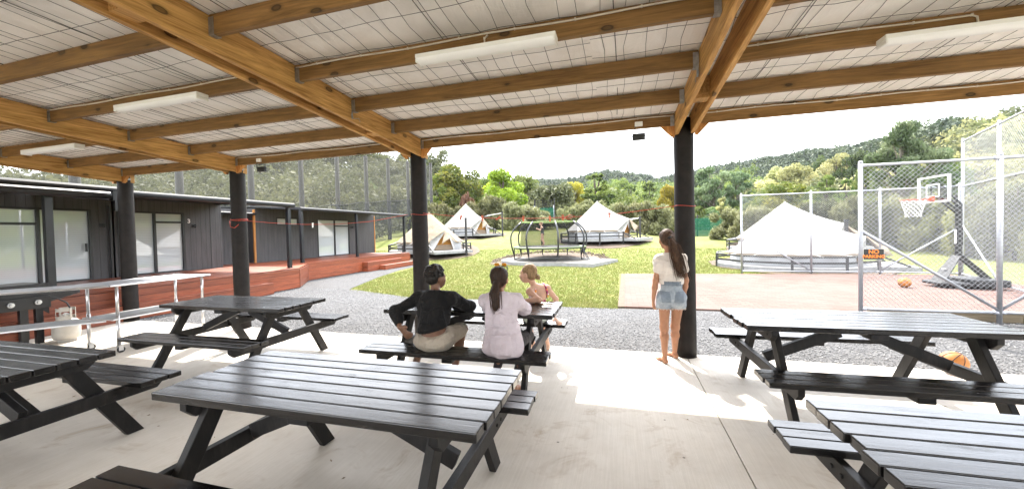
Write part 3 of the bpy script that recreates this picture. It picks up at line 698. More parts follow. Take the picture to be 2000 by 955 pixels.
def cab0():
    facade(c0, -12.6, -1.0, 6.56, .3, 2.66, [(3.1, 6.16, .6, 2.34)])
    glazed(c0, -12.6, 3.1, 6.16, .6, 2.34, (4.25, 5.27), (1.97, 1.97, None)); wall_lamp(c0, -12.6, 6.36, 1.94)
    m = MB(); m.mm(-12.6+.017, -12.6+.05, 6.02, 6.05, 1.3, 1.5); m.build('handle', 'black_plastic', c0)
    veranda(c0, -12.6, -9.6, -1.2, 5.15, 2.47, 2.62, (.6, 4.18))
    m = MB(); m.tube([(-9.52, -.6, 2.43), (-9.52, 4.95, 2.43)], .075, 12); m.mm(-9.60, -9.44, 4.95, 5.03, 2.33, 2.52); m.mm(-9.49, -9.43, 4.97, 5.02, 2.13, 2.34); m.tube([(-9.5, 4.4, 2.36), (-9.48, 4.9, 2.34)], .022, 8); m.build('awning_cassette', 'black_metal', c0)
    m = MB(); m.tube([(-12.55, 6.5, 2.45), (-12.55, 6.5, .6)], .03, 8); m.build('downpipe', 'black_metal', c0)
in_world(c0, cab0)
c1 = thing('cabin', 'dark clad cabin with a white number three beside its glass doors', 'cabin', (-12.6, 8, 0), 0, 'dark clad cabins along the deck')
def cab1():
    facade(c1, -12.6, 6.60, 9.35, .3, 2.66, [(6.66, 8.24, .6, 2.34)])
    d = glazed(c1, -12.6, 6.66, 8.24, .6, 2.34, (7.49,), (None, 2.05)); wall_lamp(c1, -12.6, 8.50, 1.95)
    m = MB(); m.mm(-12.598, -12.592, 8.985, 9.0, .6, 2.6); m.build('joint_strip', 'black_plastic', c1)
    veranda(c1, -12.6, -9.6, 5.18, 9.32, 2.44, 2.57, (7.72, 9.22))
in_world(c1, cab1)
c2 = thing('cabin', 'farthest dark clad cabin with cedar corner boards and a small high window', 'cabin', (-13.2, 14.5, 0), 0, 'dark clad cabins along the deck')
def cab2():
    facade(c2, -13.2, 11.05, 18.2, .3, 2.66, [(14.08, 16.2, .6, 2.33), (11.95, 13.05, 2.02, 2.34)])
    glazed(c2, -13.2, 14.08, 16.2, .6, 2.33, (15.18,), (None, 2.02)); glazed(c2, -13.2, 11.95, 13.05, 2.02, 2.34, (12.45,), (), 'window')
    wall_lamp(c2, -13.2, 13.78, 1.96); wall_lamp(c2, -13.2, 16.4, 1.96)
    m = MB(); m.mm(-13.24, -13.185, 10.98, 11.045, .45, 2.6); m.build('cedar_board', 'brace_wood', c2)
    m = MB(); m.mm(-13.9, -13.18, 18.205, 18.26, .3, 2.6); m.build('cedar_board', 'brace_wood', c2)
    m = MB(); m.mm(-13.75, -13.65, 9.36, 11.04, .3, 2.62); m.build('link_wall', 'cladding', c2)
    m = MB(); m.mm(-14.4, -13.12, 9.34, 11.0, 2.40, 2.47); m.tube([(-13.1, 9.36, 2.43), (-13.1, 11.0, 2.43)], .045, 10); m.build('link_roof', 'fascia_paint', c2)
    veranda(c2, -13.2, -11.0, 11.0, 18.02, 2.49, 2.61, (11.1, 14.1, 17.9))
in_world(c2, cab2)
# painted house number
def text_mesh(body, size, mat, depth=.004, bold=0):
    cu = bpy.data.curves.new('txt', 'FONT'); cu.body = body; cu.size = size; cu.extrude = depth; cu.align_x = 'CENTER'; cu.align_y = 'CENTER'; cu.offset = bold
    o = bpy.data.objects.new('txt', cu); COL.objects.link(o); dg = bpy.context.evaluated_depsgraph_get(); me = bpy.data.meshes.new_from_object(o.evaluated_get(dg)); bpy.data.objects.remove(o)
    me.materials.clear(); me.materials.append(MATS[mat]); return me
nm = bpy.data.objects.new('house_number', text_mesh('3', .17, 'white_paint', .003, .004)); COL.objects.link(nm); nm.parent = c1
nm.matrix_local = Matrix.Translation((.006, .37, 2.09))@Matrix(((0, 0, 1, 0), (1, 0, 0, 0), (0, 1, 0, 0), (0, 0, 0, 1)))

# timber deck
dk = thing('timber_deck', 'red stained timber deck with steps in front of the cabins', 'deck', (-10, 8, 0))
def deck():
    m = MB(); wd = .138
    for k in range(int((12.59-9.42)/.143)):
        x = -9.42-.143*k
        for y0, y1 in ((-1.0, 2.6+.5*(k % 3)), (2.604+.5*(k % 3), 9.25)): m.mm(x-wd, x, y0, y1, DZ-.03, DZ)
    for k in range(int((13.19-10.6)/.143)): x = -10.6-.143*k; m.mm(x-wd, x, 9.254, 13.4+.6*(k % 2), DZ-.03, DZ); m.mm(x-wd, x, 13.404+.6*(k % 2), 17.5, DZ-.03, DZ)
    m.prism([(-10.598, 9.254), (-9.42, 9.254), (-10.56, 10.75), (-10.598, 10.75)], DZ-.03, DZ); m.mm(-13.66, -13.2, 9.36, 11.0, DZ-.03, DZ-.001); m.build('decking', 'deck_wood', dk, bevel=.003)
    m = MB()
    def fasc(p0, p1, off):
        for k in range(4): z = .012+.139*k; m.bar((p0[0]+off[0], p0[1]+off[1], z+.067), (p1[0]+off[0], p1[1]+off[1], z+.067), .024, .134)
    fasc((-9.40, -1.0), (-9.40, 9.25), (0, 0)); fasc((-9.40, 9.25), (-10.55, 10.76), (.01, .01)); fasc((-10.575, 10.77), (-10.575, 17.52), (0, 0)); fasc((-10.575, 17.53), (-13.2, 17.53), (0, 0)); m.build('fascia_boards', 'deck_wood', dk, bevel=.003)
    m = MB(); m.mm(-9.60, -9.46, -1, 9.2, -.05, DZ-.04); m.mm(-10.76, -10.62, 10.8, 17.4, -.05, DZ-.04); m.build('joists', 'black_plastic', dk)
    def step(x0, x1, y0, y1, zt):
        m = MB(); n = max(2, int((x1-x0)/.14)); w_ = (x1-x0)/n
        for k in range(n): m.mm(x0+k*w_+.002, x0+(k+1)*w_-.002, y0, y1, zt-.03, zt)
        nb = max(1, int(round(zt/.15))); hb = (zt-.034)/nb
        for k in range(nb): m.mm(x1-.026, x1-.002, y0, y1, .004+k*hb, k*hb+hb); m.mm(x0, x1-.03, y1-.026, y1-.002, .004+k*hb, k*hb+hb); m.mm(x0, x1-.03, y0+.002, y0+.026, .004+k*hb, k*hb+hb)
        m.build('step', 'deck_wood', dk, bevel=.003)
    step(-9.385, -9.12, -1, 8.12, .30); step(-10.56, -10.28, 13.7, 16.3, .40); step(-10.278, -9.98, 14.5, 17.0, .2)
in_world(dk, deck)

# tall netting fence behind the cabins
nf = thing('netting_fence', 'tall pole fence hung with translucent netting behind the cabins', 'fence', (-19, 25, 0))
NY = [2.0, 5.4, 8.9, 12.3, 15.75, 19.1, 22.25, 25.4, 28.35, 31.5, 36.0]
def net():
    for i, y in enumerate(NY):
        g = float(ground(-19.0, y)); m = MB(); top = g+6.9 if i < 10 else 8.95
        m.lathe([(.17, -.3), (.165, 0), (.14, top-g), (.001, top-g)], 12, (-19.0, y, g)); m.build('pole', 'pole_wood', nf, smooth=True)
    yy = np.linspace(2.0, 36.0, 120); g = ground(np.full(120, -19.0), yy)
    wav = .05*np.sin(yy*2.1)+.04*np.sin(yy*5.3)
    def strip(z0f, z1f, mat, nm_, xo):
        G = np.stack([np.stack([-18.82+wav*t+xo, yy, z0f+(z1f-z0f)*t], -1) for t in np.linspace(0, 1, 5)], 0); m = MB(); m.sheet(G); m.build(nm_, mat, nf, smooth=True)
    seam = g+3.35; sag = .10*np.abs(np.sin((yy-2)*math.pi/3.2))
    strip(g+.02, seam-sag, 'shade_net_dense', 'lower_net', 0); strip(seam-sag, g+6.75, 'shade_net', 'upper_net', 0)
    m = MB(); m.tube(np.stack([np.full(120, -18.80), yy, seam-sag], -1), .022, 6); m.tube(np.stack([np.full(120, -18.82), yy, g+6.76], -1), .012, 6); m.build('support_cable', 'black_plastic', nf)
in_world(nf, net)
# ------------------------------------------------------------------ picnic tables
def make_table(label):
    t = thing('picnic_table', label, 'picnic table', group='black stained picnic tables'); L = .92
    rt = np.random.default_rng(3)
    m = MB()
    for k in range(7):
        y = -.36+.0486+k*.1038; e = rt.normal(0, .004, 2); m.mm(-L+e[0], L+e[1], y-.0475, y+.0475, .708, .750+rt.normal(0, .0008))
    m.build('tabletop', 'stained_board', t, bevel=.0045)
    for s in (-1, 1):
        m = MB()
        for k in range(3): y = s*.64+(k-1)*.0955; e = rt.normal(0, .004, 2); m.mm(-L+e[0], L+e[1], y-.0445, y+.0445, .410, .450)
        m.build('seat', 'stained_board', t, bevel=.0045)
        m = MB(); m.mm(-.05, .05, s*.64-.125, s*.64+.125, .366, .409); m.build('seat_cleat', 'stained_leg', t, bevel=.006)
    m = MB(); m.mm(-.06, .06, -.33, .33, .664, .707); m.build('top_cleat', 'stained_leg', t, bevel=.006)
    for s in (-1, 1):
        x = s*.665
        for q in (-1, 1):
            m = MB(); P = [(q*.235, .706), (q*.128, .706), (q*.535, 0), (q*.645, 0)]
            V = [(x-.0225, a, b) for a, b in P]+[(x+.0225, a, b) for a, b in P]
            F = [(0, 1, 2, 3), (7, 6, 5, 4), (0, 4, 5, 1), (1, 5, 6, 2), (2, 6, 7, 3), (3, 7, 4, 0)]
            m.add(V, F if q < 0 else [f[::-1] for f in F]); m.build('leg', 'stained_leg', t, bevel=.004)
        def plank(z0, z1, hl, ch, xa, xb, nm):
            m = MB(); P = [(-hl, z1), (hl, z1), (hl, z0+ch), (hl-ch, z0), (-hl+ch, z0), (-hl, z0+ch)]
            V = [(xa, a, b) for a, b in P]+[(xb, a, b) for a, b in P]; m.add(V, [(0, 1, 2, 3, 4, 5), (11, 10, 9, 8, 7, 6)]+[(i, i+6, (i+1) % 6+6, (i+1) % 6) for i in range(6)])
            for yy in (-.52, -.44, .44, .52) if nm == 'seat_beam' else (-.26, .26):
                m.tube([(xb if s > 0 else xa, yy, (z0+z1)/2), ((xb+.008) if s > 0 else (xa-.008), yy, (z0+z1)/2)], .012, 8)
            m.build(nm, 'stained_leg', t, bevel=.004)
        a, b = sorted((x+s*.0235, x+s*.0675)); plank(.316, .408, .765, .045, a, b, 'seat_beam'); plank(.616, .707, .345, .05, a, b, 'top_beam')
        m = MB(); m.bar((s*.095, 0, .640), (s*.66, 0, .395), .045, .088); m.build('brace', 'stained_leg', t, bevel=.004)
    return t
T0 = make_table('large picnic table in the front centre, reflecting pale sky on its slats')
T0.location = (-1.475, 1.735, 0); T0.rotation_euler = (0, 0, .01)
for loc, rz, lb in (((1.88, 3.84, 0), .04, 'picnic table right of the standing girl, with a basketball behind its brace'),
                    ((1.74, 1.70, 0), .03, 'picnic table in the bottom right corner, cut off by the frame'),
                    ((-4.58, 3.64, 0), .015, 'picnic table beside the steel trolley, left of the seated people'),
                    ((-1.545, 3.87, 0), .015, 'picnic table where three people are sitting'),
                    ((-4.475, 1.47, 0), .015, 'picnic table at the left edge with its slatted top cut off by the frame')):
    copy_tree(T0, loc, rz, lb)

# ------------------------------------------------------------------ steel trolleys, barbecue, gas bottle
t = thing('steel_trolley', 'long stainless steel trolley on castors running past the barbecue to the left edge', 'trolley', (-6.64, 3.46, 0), .02); L, Wd = 1.26, .70
m = MB(); m.mm(-Wd, 0, -.06, L, .925, .948); m.tube([(0, -.06, .937), (0, L, .937)], .013, 8); m.tube([(-Wd, -.06, .937), (-Wd, L, .937)], .013, 8); m.tube([(0, L, .937), (-Wd, L, .937)], .013, 8); m.build('worktop', 'stainless', t, bevel=.004)
m = MB(); m.mm(-Wd+.03, -.03, -.02, L-.04, .455, .475); m.build('shelf', 'stainless_dull', t, bevel=.006)
# second section of worktop and shelf, angled back to the left
m = MB(); P2 = [(0, -.07), (-.70, -.07), (-1.75, -1.39), (-1.05, -1.39)]; m.prism(P2[::-1], .924, .947); m.tube([(0, -.07, .936), (-1.05, -1.39, .936)], .013, 8); m.build('worktop', 'stainless', t)
m = MB(); P3 = [(-.06, -.08), (-.66, -.08), (-1.70, -1.36), (-1.10, -1.36)]; m.prism(P3[::-1], .453, .473); m.build('shelf', 'stainless_dull', t)
for x, y in ((-.05, .04), (-.05, L-.1), (-Wd+.05, .04), (-Wd+.05, L-.1), (-1.12, -1.3), (-1.62, -1.3)):
    m = MB(); m.tube([(x, y, .10), (x, y, .52)], .021, 12); m.tube([(x, y, .52), (x, y, .92)], .018, 12); lg = m.build('leg', 'stainless', t, smooth=True)
    m = MB(); m.tube([(x-.013, y+.02, .042), (x+.013, y+.02, .042)], .042, 16); c = m.build('castor', 'rubber', lg); m = MB(); m.mm(x-.024, x-.018, y-.015, y+.035, .03, .1); m.mm(x+.018, x+.024, y-.015, y+.035, .03, .1); m.mm(x-.024, x+.024, y-.018, y+.02, .09, .105); m.build('castor_fork', 'stainless_dull', lg)
bb = thing('gas_barbecue', 'black gas barbecue with chrome knobs behind the steel trolley', 'barbecue', (-8.7, 3.1, 0), 0)
m = MB(); m.mm(-.45, .16, -.85, .56, .60, .72); m.mm(-.45, .14, -.85, .56, .72, .92); m.build('body', 'black_metal', bb, bevel=.01)
m = MB(); m.mm(.162, .178, -.85, .56, .55, .73); m.build('control_panel', 'black_metal', bb, bevel=.006)
for y in (-.45, -.15, .15, .42):
    m = MB(); m.tube([(.18, y, .645), (.20, y, .645)], .036, 18); m.tube([(.20, y, .645), (.235, y, .645)], [.026, .022], 16); m.mm(.23, .24, y-.005, y+.005, .622, .668); m.build('knob', 'stainless', bb, smooth=False)
m = MB(); m.mm(-.42, .12, .565, .92, .73, .76); V = [(.12, .565, .73), (.12, .92, .73), (.12, .92, .715), (.12, .565, .62)]; m.add(V+[(.1, b, c) for a, b, c in V], [(0, 1, 2, 3), (7, 6, 5, 4), (0, 4, 5, 1), (1, 5, 6, 2), (2, 6, 7, 3), (3, 7, 4, 0)]); m.build('side_shelf', 'black_metal', bb, bevel=.003)
for x, y in ((.08, .46), (.08, .30), (.08, -.78), (-.4, .5), (-.4, -.78)):
    m = MB(); m.mm(x-.035, x+.035, y-.04, y+.04, .001, .60); m.build('leg', 'black_metal', bb, bevel=.004)
m = MB(); V = [(.12, .56, .60), (.12, .12, .60), (.12, .18, .55), (.12, .42, .54), (.12, .50, .50), (.12, .56, .44)]; m.add(V+[(.10, b, c) for a, b, c in V], [tuple(range(6)), tuple(range(11, 5, -1))]); m.build('apron', 'black_metal', bb)
m = MB(); V = [(.1795, .0-.36, .60), (.1795, .07-.36, .60), (.1795, .035-.36, .66)]; m.add(V, [(0, 1, 2)]); m.build('warning_sticker', 'sign_orange', bb)
gb = thing('gas_bottle', 'off white gas bottle with a black hose under the barbecue shelf', 'gas bottle', (-8.36, 3.74, 0), .6)
m = MB(); m.lathe([(.001, .03), (.10, .03), (.145, .06), (.155, .12), (.155, .25), (.145, .31), (.09, .355), (.03, .37), (.001, .372)], 28); m.lathe([(.10, 0), (.105, .002), (.105, .04), (.098, .04), (.098, .0)], 24); m.build('tank', 'gas_enamel', gb, smooth=True)
m = MB()
for a0, a1 in ((.3, 2.8), (3.5, 5.9)):
    aa = np.linspace(a0, a1, 10)
    for z0, z1, sub in ((.35, .40, aa), (.47, .52, aa)): m.sheet([[(.105*math.cos(a), .105*math.sin(a), z) for a in sub] for z in (z0, z1)])
    for a in (a0, a1): m.sheet([[(.105*math.cos(b), .105*math.sin(b), z) for b in (a, a+(.25 if a == a0 else -.25))] for z in (.35, .52)])
o = m.build('collar', 'gas_enamel', gb); sd_ = o.modifiers.new('solid', 'SOLIDIFY'); sd_.thickness = .006
m = MB(); m.tube([(0, 0, .37), (0, 0, .44)], .018, 10); m.tube([(-.03, 0, .42), (.05, 0, .42)], .014, 8); m.build('valve', 'stainless_dull', gb)
m = MB(); m.tube([(.05, 0, .42), (.06, .0, .50), (.02, .0, .60), (-.05, -.06, .68), (-.12, -.10, .71)], .011, 8); m.build('hose', 'black_plastic', gb, smooth=True)

# ------------------------------------------------------------------ basketballs
def basketball(label, loc, rot, r):
    t = thing('basketball', label, 'basketball', loc, 0, 'basketballs'); t.rotation_euler = rot
    k = 'ball_rubber'
    if k not in MATS: plain(k, (.40, .145, .022), .55, var=.15, scale=30, bump=.6); plain('ball_seam', (.02, .016, .014), .7)
    m = MB(); N = 28; m.lathe([(r*math.sin(a)+1e-5, -r*math.cos(a)) for a in np.linspace(0, math.pi, 21)], N); m.build('ball', k, t, smooth=True)
    m = MB(); A = np.linspace(0, 2*math.pi, 49)[:-1]; e = r*1.001; w_ = .0035
    m.tube([(e*math.cos(a), e*math.sin(a), 0) for a in A], w_, 6, False, closed=True); m.tube([(e*math.cos(a), 0, e*math.sin(a)) for a in A], w_, 6, False, closed=True)
    for s in (-1, 1):
        P = []
        for a in A: v = np.array((math.cos(a)*.80, s*(.42+.34*math.cos(2*a)), math.sin(a)*.95)); P.append(v/np.linalg.norm(v)*e)
        m.tube(P, w_, 6, False, closed=True)
    m.build('seam', 'ball_seam', t)
basketball('orange basketball on the concrete edge under the right picnic table', (3.27, 4.93, .112), (.5, .3, .9), .112)
basketball('brick orange basketball lying on the brick court in front of the hoop', (6.53, 11.23, .135), (.2, .8, .3), .12)

# ------------------------------------------------------------------ people: implicit surfaces turned into one skin each
def surfnets(D, o, h):
    S = D < 0; nx, ny, nz = D.shape
    c = [S[i:nx-1+i, j:ny-1+j, k:nz-1+k] for i in (0, 1) for j in (0, 1) for k in (0, 1)]
    s = sum(x.astype(np.int8) for x in c); M = (s > 0) & (s < 8); I = np.argwhere(M); idx = np.full(M.shape, -1, np.int64); idx[M] = np.arange(len(I))
    d = np.stack([D[I[:, 0]+i, I[:, 1]+j, I[:, 2]+k] for i in (0, 1) for j in (0, 1) for k in (0, 1)], 1)
    C = np.array([(i, j, k) for i in (0, 1) for j in (0, 1) for k in (0, 1)], float)
    acc = np.zeros((len(I), 3)); cnt = np.zeros(len(I))
    for a in range(8):
        for b in range(a+1, 8):
            if np.abs(C[a]-C[b]).sum() != 1: continue
            da, db = d[:, a], d[:, b]; x = (da < 0) != (db < 0); t = np.where(x, da/(da-db+1e-12), 0)
            acc += np.where(x[:, None], C[a]+t[:, None]*(C[b]-C[a]), 0); cnt += x
    V = o+h*(I+acc/np.maximum(cnt, 1)[:, None]); Q = []
    for ax in range(3):
        sl0 = [slice(None)]*3; sl1 = [slice(None)]*3; sl0[ax] = slice(0, -1); sl1[ax] = slice(1, None)
        E_ = np.argwhere(S[tuple(sl0)] != S[tuple(sl1)]); u, v = [(1, 2), (2, 0), (0, 1)][ax]
        E_ = E_[(E_[:, u] > 0) & (E_[:, v] > 0) & (E_[:, u] < D.shape[u]-1) & (E_[:, v] < D.shape[v]-1)]
        q = []
        for du, dv in ((-1, -1), (0, -1), (0, 0), (-1, 0)):
            P = E_.copy(); P[:, u] += du; P[:, v] += dv; q.append(idx[P[:, 0], P[:, 1], P[:, 2]])
        q = np.stack(q, 1); fl = S[E_[:, 0], E_[:, 1], E_[:, 2]]; q[~fl] = q[~fl][:, ::-1]; Q.append(q)
    Q = np.concatenate(Q); Q = Q[(Q >= 0).all(1)]
    return V, Q
def capsule(p, q, r0, r1=None): return ('c', np.array(p, float), np.array(q, float), r0, r0 if r1 is None else r1)
def ell(c, r, R=None): return ('e', np.array(c, float), np.array(r, float), None if R is None else np.array(R, float))
def field(prims, h=.008, k=.025, cut=(), wrinkle=0, wf=30, seed=0, carve=()):
    lo = np.array([9e9]*3); hi = -lo
    for p in prims:
        if p[0] == 'c': r = max(p[3], p[4]); a = np.minimum(p[1], p[2])-r; b = np.maximum(p[1], p[2])+r
        else: r = p[2].max(); a = p[1]-r; b = p[1]+r
        lo = np.minimum(lo, a); hi = np.maximum(hi, b)
    pad = 4*h+k; lo -= pad; hi += pad; n = np.ceil((hi-lo)/h).astype(int)+1
    D = np.full(tuple(n), .5); ax = [lo[i]+h*np.arange(n[i]) for i in range(3)]
    for p in prims:
        if p[0] == 'c': r = max(p[3], p[4]); a = np.minimum(p[1], p[2])-r-pad; b = np.maximum(p[1], p[2])+r+pad
        else: r = p[2].max(); a = p[1]-r-pad; b = p[1]+r+pad
        s = tuple(slice(max(0, int((a[i]-lo[i])/h)), min(n[i], int((b[i]-lo[i])/h)+2)) for i in range(3))
        X, Y, Z = np.meshgrid(ax[0][s[0]], ax[1][s[1]], ax[2][s[2]], indexing='ij'); P = np.stack([X, Y, Z], -1)
        if p[0] == 'c':
            ab = p[2]-p[1]; t = np.clip(((P-p[1])@ab)/(ab@ab+1e-12), 0, 1); d = np.linalg.norm(P-p[1]-t[..., None]*ab, axis=-1)-(p[3]+(p[4]-p[3])*t)
        else:
            q = P-p[1]; q = q@p[3] if p[3] is not None else q; k0 = np.linalg.norm(q/p[2], axis=-1); k1 = np.linalg.norm(q/p[2]**2, axis=-1); d = k0*(k0-1)/(k1+1e-9); d = np.where(k0 < 1e-6, -p[2].min(), d)
        o = D[s]; kk = k; hh = np.clip(.5+.5*(o-d)/kk, 0, 1); D[s] = o*(1-hh)+d*hh-kk*hh*(1-hh)
    if cut or wrinkle or carve:
        X, Y, Z = np.meshgrid(*ax, indexing='ij')
        if wrinkle:
            g = np.random.default_rng(seed); w_ = 0
            for _ in range(5):
                f = g.normal(0, 1, 3); f = f/np.linalg.norm(f)*wf*g.uniform(.5, 1.6); w_ = w_+np.sin(X*f[0]+Y*f[1]+Z*f[2]*1.0+g.uniform(0, 6)+1.5*np.sin(Z*wf*.3+X*8))
            D = D+wrinkle*w_/2.5
        for pt, nn in cut: D = np.maximum(D, (X-pt[0])*nn[0]+(Y-pt[1])*nn[1]+(Z-pt[2])*nn[2])
    return surfnets(D, lo, h)
def skinned(name, mat, prims, parent=None, org=(0, 0, 0), **kw):
    V, Q = field(prims, **kw); return raw_mesh(name, V-np.array(org), Q, np.full(len(Q), .5), mat, parent, smooth=True)
def rotz(a): return np.array([[math.cos(a), -math.sin(a), 0], [math.sin(a), math.cos(a), 0], [0, 0, 1.]])
def basis(f, up=(0, 0, 1)):
    f = np.array(f, float); f /= np.linalg.norm(f); r_ = np.cross(f, up); r_ /= np.linalg.norm(r_); u_ = np.cross(r_, f); return np.stack([r_, f, u_], 1)   # columns: right, forward, up
def head(c, B, s=1.0, nose=1.0):
    """skull, jaw, face and ears; B columns are right, forward, up"""
    c = np.array(c, float); at = lambda x, y, z: c+s*(B@np.array((x, y, z)))
    P = [ell(at(0, -.012, .028), np.array((.074, .092, .085))*s, B), ell(at(0, .030, -.028), np.array((.058, .060, .072))*s, B), ell(at(0, .046, -.074), np.array((.034, .036, .028))*s, B),
         capsule(at(0, .083, .008), at(0, .106*nose, -.024), .010*s, .013*s), capsule(at(-.012, .098, -.029), at(.012, .098, -.029), .008*s),
         capsule(at(-.018, .086, -.052), at(.018, .086, -.052), .0095*s), capsule(at(-.015, .085, -.063), at(.015, .085, -.063), .0095*s),
         capsule(at(-.034, .075, .022), at(.034, .075, .022), .013*s), ell(at(-.036, .066, -.022), np.array((.022, .022, .020))*s, B), ell(at(.036, .066, -.022), np.array((.022, .022, .020))*s, B)]
    for q in (-1, 1): P += [ell(at(q*.074, -.004, -.012), np.array((.008, .018, .030))*s, B)]
    return P
def face_bits(c, B, s, parent, org):
    c = np.array(c, float); at = lambda x, y, z: c+s*(B@np.array((x, y, z)))-np.array(org)
    if 'eye_white' not in MATS: plain('eye_white', (.7, .68, .66), .2); plain('iris', (.03, .02, .015), .2); plain('lip', (.42, .16, .13), .4)
    for q in (-1, 1):
        m = MB(); m.lathe([(.0105*s*math.sin(a)+1e-5, -.0105*s*math.cos(a)) for a in np.linspace(0, math.pi, 9)], 14, at(q*.031, .071, .0)); e = m.build('eye', 'eye_white', parent, smooth=True)
        m = MB(); m.lathe([(.006*s*math.sin(a)+1e-5, -.006*s*math.cos(a)) for a in np.linspace(0, math.pi, 7)], 12, at(q*.031, .0775, .0)); m.build('iris', 'iris', e, smooth=True)
        m = MB(); m.tube([at(q*.014, .088, .020), at(q*.030, .087, .027), at(q*.046, .076, .022)], .0035*s, 6); m.build('eyebrow', 'hair_brown', parent)
    m = MB(); m.tube([at(-.020, .090, -.057), at(-.006, .0965, -.0545), at(.006, .0965, -.0545), at(.020, .090, -.057)], .0055*s, 6); m.build('lips', 'lip', parent, smooth=True)
def hand(wr, d, nrm, s=1.0, curl=.35, spread=.16, thumb=1):
    """palm, four fingers of different lengths and a thumb off the side; d points along the fingers, nrm out of the back of the hand"""
    wr = np.array(wr, float); d = np.array(d, float); d /= np.linalg.norm(d); nrm = np.array(nrm, float); nrm -= d*(nrm@d); nrm /= np.linalg.norm(nrm); sd = np.cross(d, nrm)*thumb; P = []
    pc = wr+d*.05*s; P.append(ell(pc, np.array((.036, .052, .016))*s, np.stack([sd, d, nrm], 1)))
    for i, (o, L) in enumerate(((.028, .072), (.010, .080), (-.009, .075), (-.027, .058))):
        a = wr+d*.085*s+sd*o*s; ang = spread*(1.5-i)*.5; dd = d*math.cos(ang)+sd*math.sin(ang); L *= s; r_ = .0088*s
        b = a+dd*L*.45-nrm*curl*L*.12; c_ = b+(dd*math.cos(curl)-nrm*math.sin(curl))*L*.33; e = c_+(dd*math.cos(curl*1.8)-nrm*math.sin(curl*1.8))*L*.26
        P += [capsule(a, b, r_, r_*.95), capsule(b, c_, r_*.95, r_*.88), capsule(c_, e, r_*.88, r_*.75)]
    a = wr+d*.025*s+sd*.022*s; b = a+(sd*.75+d*.6)*.036*s-nrm*.006*s; c_ = b+(sd*.35+d*.9)*.030*s-nrm*.004*s; P += [capsule(a, b, .012*s, .010*s), capsule(b, c_, .010*s, .008*s)]
    return P
def foot(an, d, s=1.0):
    an = np.array(an, float); d = np.array((d[0], d[1], 0), float); d /= np.linalg.norm(d); sd = np.array((d[1], -d[0], 0)); z = lambda p, zz: np.array((p[0], p[1], zz))
    P = [capsule(z(an-d*.03*s, .030*s), z(an+d*.0*s, .045*s), .030*s), capsule(z(an, .045*s), z(an+d*.10*s, .028*s), .031*s, .024*s), capsule(z(an-sd*.018*s+d*.09*s, .022*s), z(an+sd*.018*s+d*.10*s, .022*s), .022*s)]
    for i in range(5): o = (i-2)*.0165*s; L = (.050, .048, .044, .038, .030)[i]*s; a = an+d*.12*s+sd*o; P.append(capsule(z(a, .015*s), z(a+d*L, .012*s), .0105*s if i else .013*s, .0085*s if i else .011*s))
    return P
def arm(sh, el, wr, s=1.0, g=0):
    return [capsule(sh, el, .044*s+g, .036*s+g), ell(np.array(sh)+0, np.array((.052, .052, .052))*s+g), capsule(el, np.array(el)*.6+np.array(wr)*.4, .037*s+g, .035*s+g), capsule(np.array(el)*.6+np.array(wr)*.4, wr, .035*s+g, .024*s+g)]
def leg(hp, kn, an, s=1.0):
    kn = np.array(kn, float); an = np.array(an, float); c_ = kn*.68+an*.32; back = np.array((0, -.018, 0))*s
    return [capsule(hp, kn, .083*s, .052*s), ell(kn, np.array((.054, .056, .058))*s), capsule(kn, c_+back*.6, .048*s, .052*s), capsule(c_+back*.6, an, .052*s, .031*s)]
def strands(name, mat, pts_fn, n, r, parent, org, seed=0):
    m = MB(); g = np.random.default_rng(seed)
    for i in range(n): m.tube([np.array(p)-np.array(org) for p in pts_fn(g)], [r, r, r*.8, r*.35] if True else r, 4, False)
    return m.build(name, mat, parent)
# ---- boy on the near bench, leaning forward with one hand on his hip
def person(label, org, mat, prims, **kw):
    V, Q = field(prims, **kw); o = raw_mesh('person', V-np.array(org), Q, np.full(len(Q), .5), mat, None, smooth=True); o.location = org
    return tag(o, label, 'person', 'people at the shelter' if 'trampoline' not in label else None)
org = (-1.73, 3.24, .45)
Bh = basis((.45, .88, -.10)); hc = (-1.785, 3.44, 1.105)
pel, wst, chs, nck = np.array((-1.725, 3.235, .545)), np.array((-1.735, 3.265, .68)), np.array((-1.762, 3.345, .845)), np.array((-1.77, 3.385, .955))
sL, sR = np.array((-1.935, 3.355, .905)), np.array((-1.595, 3.37, .915)); eL, wL = np.array((-2.135, 3.245, .80)), np.array((-2.02, 3.13, .675)); eR, wR = np.array((-1.485, 3.56, .800)), np.array((-1.70, 3.63, .787))
hL, hR = np.array((-1.82, 3.26, .545)), np.array((-1.64, 3.26, .545)); kL, kR = np.array((-2.0, 3.66, .53)), np.array((-1.60, 3.64, .545)); aL, aR = np.array((-2.13, 3.50, .085)), np.array((-1.67, 3.53, .085))
tor = [ell(pel, (.150, .115, .105)), capsule(pel+(0, .01, .05), wst+(0, .0, .0), .112, .105), capsule(wst-(.025, 0, 0), chs-(.045, 0, 0), .098, .105), capsule(wst+(.025, 0, 0), chs+(.045, 0, 0), .098, .105), ell(chs+(0, .0, .03), (.160, .10, .12)), capsule(sL, nck, .050, .045), capsule(sR, nck, .050, .045)]
body = tor+arm(sL, eL, wL, .98)+arm(sR, eR, wR, .98)+leg(hL, kL, aL, .95)+leg(hR, kR, aR, .95)+foot(aL, (-.1, 1), .95)+foot(aR, (.15, 1), .95)+[capsule(nck-(0, 0, .03), np.array(hc)-(0, .03, .05), .048, .044)]+head(hc, Bh)+hand(wL, (.55, -.1, -.45), (-.4, -.75, 0), .95, .5, .2, -1)+hand(wR, (-1, .12, -.02), (0, .1, 1), .95, .2, .12, -1)
boy = person('boy with short curly black hair in a black long sleeved top and beige shorts', org, 'skin_brown', body, h=.0085, k=.022)
face_bits(hc, Bh, 1.0, boy, org)
g = .016
